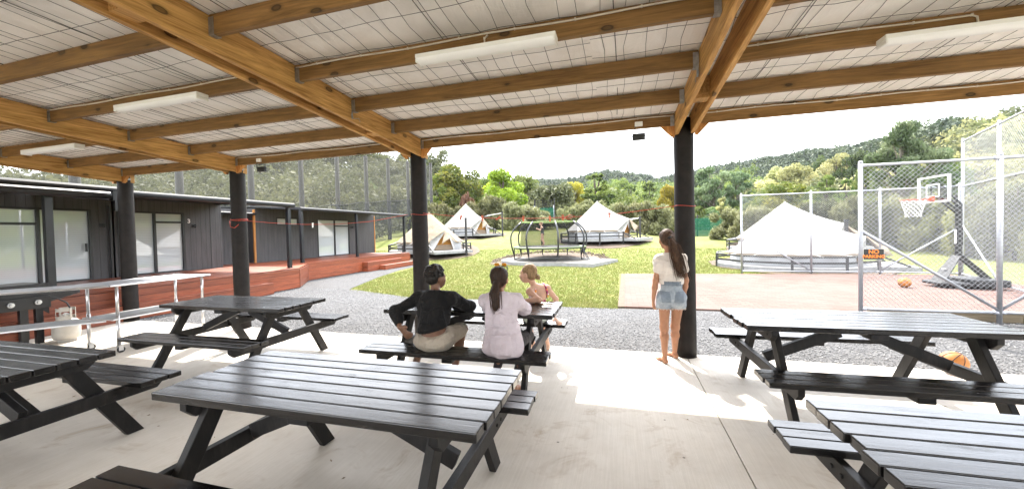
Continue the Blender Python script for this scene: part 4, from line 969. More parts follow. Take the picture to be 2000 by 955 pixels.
sh = [ell(chs+(0, .0, .03), (.160+g, .10+g, .12+g)), capsule(chs-(.045, 0, 0), wst-(.03, 0, -.0), .105+g, .105+g), capsule(chs+(.045, 0, 0), wst+(.03, 0, 0), .105+g, .105+g), capsule(wst-(.02, .0, 0), wst-(.02, .02, .065), .105+g, .112+g), capsule(wst+(.02, 0, 0), wst+(.02, -.02, -.07), .105+g, .112+g), capsule(sL, nck-(0, 0, .01), .050+g, .045+g), capsule(sR, nck-(0, 0, .01), .050+g, .045+g), capsule(sL, eL, .048+g, .040+g), capsule(eL, eL*.25+wL*.75, .042+g, .030+g), capsule(sR, eR, .048+g, .040+g), capsule(eR, eR*.2+wR*.8, .042+g, .030+g)]
skinned('long_sleeved_top', 'black_cotton', sh, boy, org, h=.009, k=.03, cut=[((-1.76, 3.27, .638), (.18, .12, -1)), (nck+np.array((0, 0, .030)), (0, .25, 1))], wrinkle=.0085, wf=32, seed=3)
ss = [ell(pel+(0, -.015, -.015), (.172, .135, .098)), ell(hL+(.01, -.03, -.015), (.11, .10, .085)), ell(hR+(-.01, -.03, -.015), (.11, .10, .085)), capsule(hL, hL*.15+kL*.85, .100, .078), capsule(hR, hR*.15+kR*.85, .102, .080)]
skinned('shorts', 'khaki_cotton', ss, boy, org, h=.009, k=.03, cut=[(pel+np.array((0, 0, .075)), (0, -.25, 1)), ((0, 0, .452), (0, 0, -1)), (hL*.12+kL*.88, (kL-hL)*(1, 1, .3)/np.linalg.norm(kL-hL)) if False else (pel+np.array((0, .40, 0)), (0, 1, 0))], wrinkle=.006, wf=42, seed=5)
def hair_cap(c, B, s, extra=(), back=.0):
    c = np.array(c, float); at = lambda x, y, z: c+s*(B@np.array((x, y, z)))
    return [ell(at(0, -.022, .040), np.array((.084, .094, .088))*s, B), ell(at(0, -.05, -.005+back), np.array((.078, .062, .070))*s, B)]+list(extra), at
hp, at = hair_cap(hc, Bh, 1.0)
g_ = np.random.default_rng(8); curls = []
for _ in range(170):
    v = g_.normal(0, 1, 3); v[2] = abs(v[2])*1.0-.25; v /= np.linalg.norm(v)
    if v[1] > .55 and v[2] < .45: continue
    p = at(*(np.array((0, -.024, .036))+v*np.array((.086, .096, .094)))); curls.append(ell(p, np.full(3, g_.uniform(.011, .021))))
skinned('hair', 'hair_black', hp+curls, boy, org, h=.0055, k=.008, cut=[(at(0, .050, .0), tuple(Bh@np.array((0, .9, -.55)))), (at(0, -.0, -.055), tuple(Bh@np.array((0, .35, -1))))], wrinkle=.003, wf=160)

# ---- girl in the lilac shirt on the near bench
org = (-1.03, 3.25, .45); Bh = basis((-.05, .97, -.05)); hc = (-1.105, 3.42, 1.10)
pel, wst, chs, nck = np.array((-1.025, 3.245, .545)), np.array((-1.04, 3.275, .69)), np.array((-1.075, 3.35, .85)), np.array((-1.09, 3.385, .955))
sL, sR = np.array((-1.225, 3.365, .905)), np.array((-.945, 3.37, .91)); eL, wL = np.array((-1.27, 3.56, .795)), np.array((-1.13, 3.70, .785)); eR, wR = np.array((-.905, 3.55, .80)), np.array((-1.03, 3.68, .787))
hL, hR = np.array((-1.105, 3.27, .54)), np.array((-.945, 3.27, .54)); kL, kR = np.array((-1.14, 3.66, .52)), np.array((-.90, 3.63, .515)); aL, aR = np.array((-1.215, 3.50, .08)), np.array((-1.0, 3.46, .08))
tor = [ell(pel, (.155, .12, .105)), capsule(pel+(0, .01, .05), wst, .105, .092), capsule(wst, chs, .095, .10), ell(chs+(0, .0, .03), (.138, .09, .115)), capsule(sL, nck, .042, .040), capsule(sR, nck, .042, .040)]
body = tor+arm(sL, eL, wL, .85)+arm(sR, eR, wR, .85)+leg(hL, kL, aL, .9)+leg(hR, kR, aR, .9)+foot(aL, (-.05, 1), .9)+foot(aR, (.1, 1), .9)+[capsule(nck-(0, 0, .03), np.array(hc)-(0, .025, .05), .040, .038)]+head(hc, Bh, .97)+hand(wL, (.8, .4, 0), (0, 0, 1), .85, .3, .12, -1)+hand(wR, (-.8, .4, 0), (0, 0, 1), .85, .3)
g2 = person('girl with a dark ponytail in a loose lilac shirt, sunglasses on her head', org, 'skin_tan', body, h=.0085, k=.022)
face_bits(hc, Bh, .97, g2, org)
g = .018
sh = [ell(chs+(0, 0, .03), (.138+g, .09+g, .115+g)), capsule(chs-(.03, 0, 0), wst-(.035, 0, 0), .10+g, .098+g), capsule(chs+(.03, 0, 0), wst+(.035, 0, 0), .10+g, .098+g), ell(pel+(0, -.02, .03), (.180, .150, .13)), ell(pel+(0, -.03, -.03), (.198, .165, .10)), capsule(wst, pel, .11+g, .13+g), capsule(sL, nck-(0, 0, .01), .043+g, .040+g), capsule(sR, nck-(0, 0, .01), .043+g, .040+g), capsule(sL, eL, .044+g, .042+g), capsule(eL, eL*.4+wL*.6, .042+g, .032+g), capsule(sR, eR, .044+g, .044+g), capsule(eR, eR*.4+wR*.6, .044+g, .032+g)]
skinned('lilac_shirt', 'lilac_cotton', sh, g2, org, h=.009, k=.035, cut=[((0, 0, .452), (0, .0, -1)), ((0, pel[1]+.115, .5), (0, 1, -.7)), (nck+np.array((0, 0, .028)), (0, .25, 1))], wrinkle=.011, wf=32, seed=11)
ss = [capsule(hL, kL, .090, .058), capsule(hR, kR, .090, .060), ell(kL, (.06, .06, .062)), ell(kR, (.06, .06, .062)), capsule(kL, aL, .056, .036), capsule(kR, aR, .056, .036)]
skinned('leggings', 'dark_leggings', ss, g2, org, h=.009, k=.02, cut=[((0, 0, .10), (0, 0, -1))], wrinkle=.002, wf=60)
hp, at = hair_cap(hc, Bh, .99, [])
tail = [capsule(at(0, -.095, -.010), at(0, -.125, -.03), .030, .024), capsule(at(0, -.125, -.03), at(-.012, -.155, -.12), .027, .040), capsule(at(-.012, -.155, -.12), at(.008, -.185, -.235), .040, .030), capsule(at(.008, -.185, -.235), at(.012, -.19, -.30), .030, .008), ell(at(0, -.055, .045), (.083, .075, .085), Bh)]
hr = skinned('hair', 'hair_dark_brown', hp+tail, g2, org, h=.0055, k=.014, cut=[(at(0, .055, .0), tuple(Bh@np.array((0, .9, -.5))))], wrinkle=.0022, wf=120, seed=2)
def tailfn(path, spread):
    path = [np.array(p) for p in path]
    def fn(g):
        o = g.normal(0, 1, 2); P = []
        for i, p in enumerate(path): w_ = spread[i]; P.append(p+np.array((o[0]*w_+g.normal(0, .003), o[1]*w_*.7, g.normal(0, .006)*(i == len(path)-1)*3)))
        return P
    return fn
strands('ponytail_strands', 'hair_brown', tailfn([at(0, -.12, -.02), at(-.012, -.155, -.12), at(.008, -.185, -.235), at(.012, -.195, -.315)], [.014, .024, .022, .016]), 140, .0022, hr, org, 3)
m = MB(); A = lambda *p: at(*p)-np.array(org)
for q in (-1, 1): m.tube([A(q*.072, -.01, .075), A(q*.070, .03, .112)], .004, 6); m.tube([A(q*.012, .055, .125), A(q*.05, .052, .122), A(q*.068, .035, .112)], .006, 6)
m.tube([A(-.012, .055, .125), A(.012, .055, .125)], .004, 6); sg = m.build('sunglasses', 'black_plastic', g2)
m = MB()
for q in (-1, 1):
    P = [A(q*x, y, z) for x, y, z in ((.012, .048, .132), (.055, .040, .128), (.064, .018, .148), (.050, .012, .158), (.016, .022, .156))]; P2 = [p+np.array((0, -.003, -.002)) for p in P]; m.add(P+P2, [(0, 1, 2, 3, 4), (9, 8, 7, 6, 5)]+[(i, (i+1) % 5, 5+(i+1) % 5, 5+i) for i in range(5)])
plain('amber_lens', (.65, .26, .03), .12, var=.1); m.build('lens', 'amber_lens', sg)

# ---- girl in the printed swimsuit on the far bench, looking left
org = (-.98, 4.46, .45); Bh = basis((-.98, .20, -.03)); hc = (-1.02, 4.215, 1.062)
pel, wst, chs, nck = np.array((-.985, 4.45, .545)), np.array((-.955, 4.42, .67)), np.array((-.93, 4.33, .82)), np.array((-.945, 4.285, .91))
sL, sR = np.array((-1.00, 4.20, .862)), np.array((-.835, 4.39, .875)); eL, wL = np.array((-.865, 4.075, .792)), np.array((-1.045, 4.07, .782)); eR, wR = np.array((-.745, 4.47, .735)), np.array((-.765, 4.47, .545))
hL, hR = np.array((-1.055, 4.44, .54)), np.array((-.945, 4.53, .54)); kL, kR = np.array((-1.20, 4.80, .51)), np.array((-1.03, 4.86, .50)); aL, aR = np.array((-1.12, 4.83, .08)), np.array((-.93, 4.84, .08))
tf = np.array((-.66, .75, 0)); Bt = basis(tf)
tor = [ell(pel, (.135, .105, .10), Bt), capsule(pel+(0, 0, .04), wst, .095, .082), capsule(wst, chs, .083, .088), ell(chs, (.118, .078, .115), Bt), capsule(sL, nck, .036, .036), capsule(sR, nck, .036, .036)]
body = tor+arm(sL, eL, wL, .80)+arm(sR, eR, wR, .80)+leg(hL, kL, aL, .85)+leg(hR, kR, aR, .85)+foot(aL, (-.3, 1), .85)+foot(aR, (-.2, 1), .85)+[capsule(nck-(0, 0, .03), np.array(hc)+(.02, .01, -.05), .038, .035)]+head(hc, Bh, .96)+hand(wL, (-1, .05, -.03), (0, 0, 1), .85, .2, .15, -1)+hand(wR+np.array((0, 0, -.035)), (.45, -.55, -.22), (.3, -.2, 1), .85, .30, .3)
g3 = person('girl in a colourful printed swimsuit and pale shorts looking to the left', org, 'skin_fair', body, h=.0075, k=.02)
face_bits(hc, Bh, .96, g3, org)
ss = [ell(pel+(0, 0, -.02), (.155, .125, .09), Bt), capsule(hL, hL*.5+kL*.5, .098, .085), capsule(hR, hR*.5+kR*.5, .098, .085), ell(pel-tf*.03, (.15, .12, .09), Bt)]
skinned('shorts', 'pale_shorts', ss, g3, org, h=.009, k=.025, cut=[((0, 0, .452), (0, 0, -1)), ((0, 0, pel[2]+.06), (0, 0, 1))], wrinkle=.006, wf=60, seed=4)
# swimsuit: front panel, low back and two shoulder straps lying on the skin
front = [ell(chs+tf*.004, (.123, .083, .118), Bt), capsule(wst, chs, .089, .094), capsule(pel+(0, 0, .03), wst, .102, .089)]
skinned('swimsuit', 'swim_print', front, g3, org, h=.007, k=.02, cut=[(chs-tf*.030+np.array((0, 0, -.03)), tuple(-tf*.9+np.array((0, 0, .75)))), ((0, 0, chs[2]+.045), (0, 0, 1))])
O = np.array(org); Rt = Bt[:, 0]
for q in (-1, 1):
    m = MB()
    P = [chs+Rt*q*.088-tf*.050+(0, 0, -.055), chs+Rt*q*.084-tf*.072+(0, 0, -.01), chs+Rt*q*.075-tf*.074+(0, 0, .045), chs+Rt*q*.068-tf*.050+(0, 0, .092), chs+Rt*q*.066-tf*.005+(0, 0, .112), chs+Rt*q*.066+tf*.05+(0, 0, .09)]
    m.tube([a-O for a in P], .0125, 8); m.build('strap', 'swim_print', g3, smooth=True)
hp, at = hair_cap(hc, Bh, .955, [])
bun = [ell(at(.0, -.118, -.035), (.030, .026, .028)), ell(at(.012, -.13, -.05), (.018, .016, .018)), ell(at(-.014, -.128, -.022), (.018, .018, .016)), ell(at(0, -.135, -.03), (.014, .02, .024))]
skinned('hair', 'hair_fair', hp+bun, g3, org, h=.0055, k=.010, cut=[(at(0, .048, .04), tuple(Bh@np.array((0, .8, -.6)))), (at(0, .0, -.05), tuple(Bh@np.array((0, .55, -.85))))], wrinkle=.0022, wf=130, seed=6)

# ---- standing girl leaning on the post
org = (.54, 4.70, 0); Bh = basis((-.28, .95, -.06)); hc = (.518, 4.715, 1.418)
pel, wst, chs, nck = np.array((.565, 4.70, .775)), np.array((.568, 4.70, .925)), np.array((.562, 4.70, 1.10)), np.array((.548, 4.70, 1.245))
sL, sR = np.array((.437, 4.70, 1.195)), np.array((.685, 4.73, 1.20)); eL, wL = np.array((.396, 4.685, .945)), np.array((.372, 4.735, .735)); eR, wR = np.array((.728, 4.755, .945)), np.array((.715, 4.80, .755))
hL, hR = np.array((.492, 4.70, .745)), np.array((.638, 4.705, .745)); kL, kR = np.array((.480, 4.675, .405)), np.array((.606, 4.735, .40)); aL, aR = np.array((.478, 4.64, .075)), np.array((.612, 4.845, .080))
tor = [ell(pel, (.142, .108, .115)), capsule(pel+(0, 0, .06), wst, .108, .098), capsule(wst-(.025, 0, 0), chs-(.03, 0, 0), .085, .088), capsule(wst+(.025, 0, 0), chs+(.03, 0, 0), .085, .088), ell(chs+(0, .0, .03), (.134, .088, .125)), capsule(sL, nck, .040, .038), capsule(sR, nck, .040, .038), ell(pel-(.06, .045, .03), (.075, .07, .08)), ell(pel+(.06, -.045, -.03), (.075, .07, .08))]
body = tor+arm(sL, eL, wL, .86)+arm(sR, eR, wR, .86)+leg(hL, kL, aL, .86)+leg(hR, kR, aR, .86)+foot(aL, (-.35, .9), .88)+foot(aR, (-.45, .85), .88)+[capsule(nck-(0, 0, .03), np.array(hc)-(-.005, .02, .05), .040, .038)]+head(hc, Bh, 1.0)+hand(wL, (-.02, .12, -1), (-1, -.1, 0), .88, .45, .12, 1)+hand(wR, (0, .1, -1), (1, 0, 0), .88, .45, .12, -1)
g4 = person('barefoot girl with long ponytail, white T-shirt and denim shorts leaning on the post', org, 'skin_tan', body, h=.0085, k=.022)
face_bits(hc, Bh, 1.0, g4, org)
g = .012
sh = [ell(chs+(0, 0, .03), (.134+g, .088+g, .125+g)), capsule(chs-(.03, 0, 0), wst-(.03, 0, .03), .09+g, .092+g), capsule(chs+(.03, 0, 0), wst+(.03, 0, -.03), .09+g, .092+g), capsule(sL, nck-(0, 0, .008), .041+g, .038+g), capsule(sR, nck-(0, 0, .008), .041+g, .038+g), capsule(sL, sL*.52+eL*.48, .045+g, .044+g), capsule(sR, sR*.52+eR*.48, .045+g, .044+g)]
skinned('t_shirt', 'white_cotton', sh, g4, org, h=.0085, k=.024, cut=[((0, 0, .905), (0, 0, -1)), (nck+np.array((0, 0, .018)), (0, .3, 1)), (sL*.55+eL*.45, (eL-sL)/np.linalg.norm(eL-sL)*(1 if False else 0)) if False else ((0, 0, -9), (0, 0, -1))], wrinkle=.0065, wf=40, seed=21)
ss = [ell(pel, (.150, .118, .12)), capsule(pel+(0, 0, .05), wst+(0, 0, .02), .118, .116), ell(pel-(.06, .05, .03), (.086, .080, .085)), ell(pel+(.06, -.05, -.03), (.086, .080, .085)), capsule(hL-(.006, 0, 0), hL*.55+kL*.45-(.012, 0, 0), .086, .083), capsule(hR+(.006, 0, 0), hR*.55+kR*.45+(.012, 0, 0), .086, .083)]
jn = skinned('denim_shorts', 'denim', ss, g4, org, h=.0085, k=.02, cut=[((0, 0, .625), (0, .0, -1)), ((0, 0, .945), (0, 0, 1))], wrinkle=.0035, wf=60, seed=9)
m = MB(); O = np.array(org); m.lathe([(.119, .900), (.1225, .905), (.1225, .943), (.118, .946)], 40, np.array((.567, 4.70, 0))-O)
for a in (-2.3, -1.95, -1.57, -1.2, -.8): m.box(np.array((.567+.1235*math.cos(a), 4.70+.1235*math.sin(a), .923))-O, (.007, .011, .050), rotz(a))
m.build('waistband', 'denim_seam', jn, smooth=True)
for x in (-.072, .072):
    V, Q = field([(p[0], p[1], p[2]+.0025, p[3]) if p[0] == 'e' else (p[0], p[1], p[2], p[3]+.0025, p[4]+.0025) for p in ss], h=.006, k=.02, cut=[((.565+x+.052, 0, .77), (1, 0, -.12*(1 if x > 0 else -1))), ((.565+x-.052, 0, .77), (-1, 0, .12*(1 if x > 0 else -1))), ((0, 0, .835), (0, 0, 1)), ((0, 0, .705), (0, 0, -1)), ((0, 4.66, 0), (0, 1, 0))], wrinkle=.0035, wf=60, seed=9)
    raw_mesh('back_pocket', V-O, Q, np.full(len(Q), .5), 'denim_seam', jn, smooth=True)
m = MB(); gg = np.random.default_rng(3)
for c_, in ((hL,), (hR,)):
    kk = kL if c_ is hL else kR; cc = c_*.65+kk*.35
    for a in np.linspace(0, 2*math.pi, 44)[:-1]:
        p = np.array((cc[0]+.093*math.cos(a), cc[1]+.093*math.sin(a), .632))-O; m.tube([p, p+np.array((gg.normal(0, .004), gg.normal(0, .004), -gg.uniform(.006, .022)))], .0018, 4, False)
m.build('frayed_hem', 'white_cotton', jn)
hp, at = hair_cap(hc, Bh, .99, [])
tail = [capsule(at(.0, -.095, .035), at(.015, -.125, .025), .030, .022)]
T = [np.array(p) for p in ((.545, 4.595, 1.44), (.580, 4.555, 1.36), (.615, 4.565, 1.22), (.645, 4.575, 1.10), (.66, 4.58, 1.03))]
for (a, b), (r0, r1) in zip(zip(T[:-1], T[1:]), ((.020, .034), (.034, .042), (.042, .034), (.034, .010))): tail.append(capsule(a, b, r0, r1))
hr = skinned('hair', 'hair_long_brown', hp+tail, g4, org, h=.0055, k=.012, cut=[(at(0, .055, .0), tuple(Bh@np.array((0, .9, -.5)))), ], wrinkle=.0022, wf=120, seed=12)
strands('ponytail_strands', 'hair_long_brown', tailfn([T[0], T[1], T[2], T[4]+np.array((0, 0, -.03))], [.008, .022, .032, .034]), 220, .0022, hr, org, 5)
m = MB(); m.tube([T[0]+np.array((-.004, .012, .008))-O, T[0]+np.array((.012, -.010, -.012))-O], .026, 12); m.build('hair_tie', 'black_cotton', hr)

# ---- small girl in mid jump over the trampoline
org = (-3.80, 19.0, .78); Bh = basis((-1, .05, -.05)); hc = (-3.86, 19.0, 1.93)
pel, wst, chs, nck = np.array((-3.80, 19.0, 1.42)), np.array((-3.81, 19.0, 1.53)), np.array((-3.83, 19.0, 1.68)), np.array((-3.84, 19.0, 1.79))
sL, sR = np.array((-3.83, 18.89, 1.755)), np.array((-3.83, 19.11, 1.755)); eL, wL = np.array((-3.87, 18.86, 1.60)), np.array((-4.02, 18.92, 1.66)); eR, wR = np.array((-3.87, 19.14, 1.60)), np.array((-4.02, 19.06, 1.66))
hL, hR = np.array((-3.80, 18.94, 1.40)), np.array((-3.80, 19.06, 1.40)); kL, kR = np.array((-3.84, 18.94, 1.16)), np.array((-3.80, 19.06, 1.14)); aL, aR = np.array((-3.74, 18.95, .93)), np.array((-3.72, 19.06, .92))
Bt = basis((-1, 0, 0))
tor = [ell(pel, (.105, .085, .09), Bt), capsule(pel, wst, .08, .07), capsule(wst, chs, .07, .075), ell(chs, (.10, .068, .10), Bt), capsule(sL, nck, .032, .032), capsule(sR, nck, .032, .032)]
body = tor+arm(sL, eL, wL, .70)+arm(sR, eR, wR, .70)+leg(hL, kL, aL, .72)+leg(hR, kR, aR, .72)+[capsule(aL, aL+np.array((-.06, 0, -.08)), .024, .020), capsule(aL+np.array((-.05, 0, -.07)), aL+np.array((-.10, 0, -.11)), .022, .012), capsule(aR, aR+np.array((-.06, 0, -.08)), .024, .020), capsule(aR+np.array((-.05, 0, -.07)), aR+np.array((-.10, 0, -.11)), .022, .012), capsule(nck-(0, 0, .03), np.array(hc)+(.015, 0, -.05), .035, .032)]+head(hc, Bh, .86)+hand(wL, (-.9, .2, .3), (0, -1, 0), .7, .5)+hand(wR, (-.9, -.2, .3), (0, 1, 0), .7, .5)
g5 = person('small girl in a dark swimsuit jumping on the trampoline', org, 'skin_fair', body, h=.0095, k=.018)
sw = [ell(pel, (.112, .092, .095), Bt), capsule(pel, wst, .087, .077), capsule(wst, chs, .077, .082), ell(chs, (.106, .075, .10), Bt)]
skinned('swimsuit', 'sign_black', sw, g5, org, h=.010, k=.018, cut=[((0, 0, chs[2]+.045), (0, 0, 1)), ((0, 0, 1.375), (0, 0, -1))])
hp, at = hair_cap(hc, Bh, .87, []); skinned('hair', 'hair_fair', hp, g5, org, h=.008, k=.012, cut=[(at(0, .055, .0), tuple(Bh@np.array((0, .9, -.5))))], wrinkle=.002, wf=110)
# ------------------------------------------------------------------ bell tents on decks
def bell_tent(label, x, y, s, sz, door, roofmat, dlabel, zoff=0.0):
    g = float(lawn(x, y))+zoff; t = thing('bell_tent', label, 'tent', (x, y, g), RAD(door), 'bell tents on the lawn'); R = 1.95*s; AP = 2.53*sz; EV = .66*sz; N = 48
    def wt(a): a = (a+math.pi) % (2*math.pi)-math.pi; return max(0, 1-abs(a)/.46)
    def rp(a, k):
        sc = 1-.035*abs(math.sin(a*6))*k; w_ = wt(a); r = R*k*sc*(1+.10*w_*k*k); z = EV+(AP-EV)*(1-k)**1.03+w_*k**1.35*.66*sz-.010*math.sin(a*12)*k; return (r*math.cos(a), r*math.sin(a), z)
    A = np.linspace(0, 2*math.pi, N*2+1); K = [.012, .06, .13, .22, .32, .43, .55, .67, .78, .88, .95, 1.0]
    m = MB(); m.sheet([[rp(a, k) for a in A] for k in K]); rf = m.build('roof', roofmat, t, smooth=True)
    m = MB(); m.tube([(0, 0, AP-.09), (0, 0, AP+.005), (0, 0, AP+.02)], [.07, .035, .01], 12); m.build('peak_cap', roofmat, rf, smooth=True)
    B = np.linspace(.40, 2*math.pi-.40, 90)
    m = MB(); m.sheet([[(p[0]*f, p[1]*f, p[2]+dz) for p in (rp(a, 1.0) for a in B)] for f, dz in ((1.0, 0), (1.004, -.03), (.992, -.11))]); m.build('valance', 'canvas_cream', t, smooth=True)
    Wl = lambda a, h: (R*.955*(1-.008*math.sin(a*22)*(1-h))*math.cos(a), R*.955*(1-.008*math.sin(a*22)*(1-h))*math.sin(a), .14+(EV-.14)*h)
    m = MB(); m.sheet([[Wl(a, h) for a in B] for h in (0, .25, .5, .75, 1.03)]); m.build('wall', 'canvas_wall', t, smooth=True)
    pk = np.array(rp(0, 1.0)); 
    for q in (-1, 1):
        e = np.array(Wl(q*.40, 0)); e2 = np.array(rp(q*.42, 1.0)); m = MB()
        rows = []
        for f in np.linspace(0, 1, 7):
            top = pk*(1-f)+e2*f-(0.03, 0, .02); wdt = .16+.12*math.sin(f*3); rows.append([top, top*(.5)+np.array((e[0]+.10, e[1]-q*wdt*.6, .14))*.5, np.array((e[0]+.12, e[1]*(1-.12*(1-f)), .14))])
        bi = e+(.16, -q*.12, 0); P = [pk-(.02, 0, .03), pk*.5+e2*.5, e2, e+(.1, 0, 0), bi, pk*.5+bi*.5+np.array((.03, q*.04, 0))]
        m.add(P+[p-np.array((.03, 0, 0)) for p in P], [tuple(range(6)), tuple(range(11, 5, -1))]+[(i, (i+1) % 6, 6+(i+1) % 6, 6+i) for i in range(6)]); m.build('door_flap', 'canvas_white', t, smooth=True)
    m = MB(); b = R*.93; m.add([(b+.16, 0, pk[2]-.10), (b, -.62*s, EV), (b, -.66*s, .46), (b, .66*s, .46), (b, .62*s, EV)], [(0, 1, 2, 3, 4)]); m.build('inner_door', 'canvas_tan', t)
    m = MB(); m.add([(b, -.66*s, .455), (b, -.66*s, .16), (b, .66*s, .16), (b, .66*s, .455)], [(0, 1, 2, 3)]); m.build('inner_door_panel', 'canvas_beige', t)
    m = MB(); o1 = np.array((R*1.36, 0, pk[2]*.66)); m.sheet([[pk*(1-f)+o1*f+np.array((0, q*(.06+.44*f)*s, -.30*abs(q)*(.2+f)*sz-.05*math.sin(f*3))) for q in (-1, -.5, 0, .5, 1)] for f in np.linspace(0, 1, 6)]); aw = m.build('awning', 'canvas_cream', t, smooth=True)
    sd_ = aw.modifiers.new('solid', 'SOLIDIFY'); sd_.thickness = .008
    m = MB()
    for a in np.linspace(.5, 2*math.pi-.5, 14): p = np.array(rp(a, 1)); m.tube([p, (R*1.22*math.cos(a), R*1.22*math.sin(a), .50)], .006, 4)
    m.build('guy_rope', 'net_cord', t)
    # platform and its low rail
    d = thing('tent_deck', dlabel, 'deck', (x, y, g), RAD(door), 'decks under the bell tents')
    n = 10; oc = [(R*1.24*math.cos(a), R*1.24*math.sin(a)) for a in np.linspace(.45, 2*math.pi-.45, n)]; pl = oc+[(R*1.24*math.cos(.45)+1.0, R*1.24*math.sin(-.45)-.1), (R*1.24*math.cos(.45)+1.0, R*1.24*math.sin(.45)+.1)]
    m = MB(); m.prism(pl, -.02 if zoff >= 0 else -.02, .13); m.build('platform', 'white_deck_edge', d)
    for i, (px, py) in enumerate(oc): m = MB(); m.mm(px-.035, px+.035, py-.035, py+.035, -.25, .52 if i not in (0, n-1) else .58); m.build('rail_post', 'dark_rail', d)
    m = MB()
    for (a, b2), (c_, e) in zip(oc[:-1], oc[1:]): m.bar((a, b2, .495), (c_, e, .495), .05, .05); m.bar((a, b2, .30), (c_, e, .30), .04, .07)
    for i in (0, n-1): q = -1 if i else 1; px, py = oc[i]; m.bar((px, py, .50), (px+.75, py+q*.05, .14), .05, .06)
    m.build('rail', 'dark_rail', d)
    so = MB(); N2 = 40; rg_ = np.random.default_rng(int(x*10)+200); rad = [R*1.5+.25*math.sin(3*a+x)+rg_.normal(0, .05) for a in np.linspace(0, 2*math.pi, N2+1)[:-1]]
    V = [(0, 0, float(lawn(x, y))-g+.008)]; ca = RAD(door)
    for a, rr_ in zip(np.linspace(0, 2*math.pi, N2+1)[:-1], rad):
        lx, ly = rr_*math.cos(a)+.35, rr_*math.sin(a); wx, wy = x+lx*math.cos(ca)-ly*math.sin(ca), y+lx*math.sin(ca)+ly*math.cos(ca); V.append((lx, ly, float(lawn(wx, wy))-g+.008))
    so.add(V, [(0, 1+i, 1+(i+1) % N2) for i in range(N2)]); o = so.build('bare_soil', 'soil', None); o.location = (x, y, g); o.rotation_euler = (0, 0, ca); tag(o, kind='structure')
bell_tent('cream bell tent nearest the cabins, with an open tan doorway', -11.8, 22.0, 1.08, 1.0, -38, 'canvas_cream', 'low railed deck under the cream bell tent nearest the cabins')
bell_tent('small looking white bell tent farthest up the lawn behind the cream tent', -12.6, 30.0, 1.05, 1.07, -30, 'canvas_white', 'low railed deck under the bell tent farthest up the lawn')
bell_tent('large white bell tent in the middle behind the trampoline', -1.43, 26.0, 1.05, 1.03, -24, 'canvas_white', 'low railed deck under the large white tent behind the trampoline')
bell_tent('white bell tent right behind the court fence, hiding another', 6.25, 16.9, 1.05, .84, -14, 'canvas_white', 'low railed deck under the white tent right behind the court fence')
bell_tent('white bell tent whose peak shows above the nearer court side tent', 7.98, 22.0, 1.08, .94, -10, 'canvas_white', 'low railed deck of the half hidden tent behind the court side tent')
def stake(x, y, z1, lb, rope=None):
    g = float(lawn(x, y)); t = thing('timber_post', lb, 'post', (x, y, g), 0, 'dark timber posts beside the tents'); m = MB(); m.mm(-.055, .055, -.055, .055, -.2, z1-g); m.build('shaft', 'dark_rail', t, bevel=.008)
    m = MB(); m.mm(-.06, .06, -.06, .06, z1-g-.04, z1-g+.01); m.build('cap', 'dark_steel', t)
    if rope:
        m = MB()
        for r_ in rope: m.tube([(0, 0, z1-g-.1), tuple(np.array(r_)-(x, y, g))], .012, 5)
        m.build('rope', 'net_cord', t)
stake(-8.64, 20.5, 2.42, 'dark timber post in front of the far white tent, by the cream tent deck')
stake(-9.05, 29.0, 3.18, 'dark timber post with a rope right of the far white tent', [(-10.5, 29.4, 2.95), (-10.6, 29.1, 2.85)])
stake(1.23, 25.0, 2.34, 'dark timber post with a rope right of the large middle tent', [(.4, 25.4, 2.2), (.3, 25.2, 2.05)])
stake(8.9, 18.6, 1.75, 'dark timber post seen through the court fence left of the hoop')
stake(8.35, 30.5, 2.75, 'dark timber post at the end of the right green screen')

# ------------------------------------------------------------------ trampoline on its platform
TX, TY = -3.45, 18.95; tg = .0
pd = thing('trampoline_deck', 'low white edged platform under the trampoline', 'deck', (TX, TY, tg))
m = MB(); ci = [(2.45*math.cos(a), 2.45*math.sin(a)) for a in np.linspace(RAD(-62), RAD(-358)+RAD(3), 40)]
m.prism(ci[::-1] if False else [(2.45*math.cos(a), 2.45*math.sin(a)) for a in np.linspace(RAD(5), RAD(285), 40)]+[(2.35, -2.95), (3.35, -.35)], -.08, .14); m.build('platform', 'white_deck_edge', pd)
m = MB(); m.prism([(2.43*math.cos(a), 2.43*math.sin(a)) for a in np.linspace(RAD(6), RAD(284), 40)]+[(2.33, -2.92), (3.32, -.37)], .141, .146); m.build('deck_surface', 'grey_timber', pd)
so = MB(); N2 = 48; V = [(TX, TY, float(lawn(TX, TY))+.004)]
for a in np.linspace(0, 2*math.pi, N2+1)[:-1]: rr_ = 2.78+.25*math.sin(2*a+1)+.12*math.sin(7*a); V.append((TX-.1+rr_*math.cos(a), TY+.1+rr_*math.sin(a)*.95, float(lawn(TX-.1+rr_*math.cos(a), TY+rr_*math.sin(a)*.95))+.004))
so.add(V, [(0, 1+i, 1+(i+1) % N2) for i in range(N2)]); tag(so.build('soil_patch', 'soil'), kind='structure')
rg2 = np.random.default_rng(14); m = MB()
for a in np.sort(rg2.uniform(.1, 3.4, 320)):
    r_ = 2.78+rg2.normal(0, .13); s_ = rg2.uniform(.02, .075); m.lathe([(s_*math.sin(b)*rg2.uniform(.7, 1.3)+1e-4, -s_*.6*math.cos(b)) for b in np.linspace(0, math.pi, 5)], 5, (TX+r_*math.cos(a), TY+r_*math.sin(a), float(lawn(TX+r_*math.cos(a), TY+r_*math.sin(a)))+.02))
tag(m.build('soil_clods', 'soil', None), 'loose brown soil heaped behind the trampoline platform', 'soil', kind='stuff')
tr = thing('trampoline', 'round trampoline with a black safety net and lime green rim', 'trampoline', (TX, TY, .146))
MZ = .62; TR = 1.78
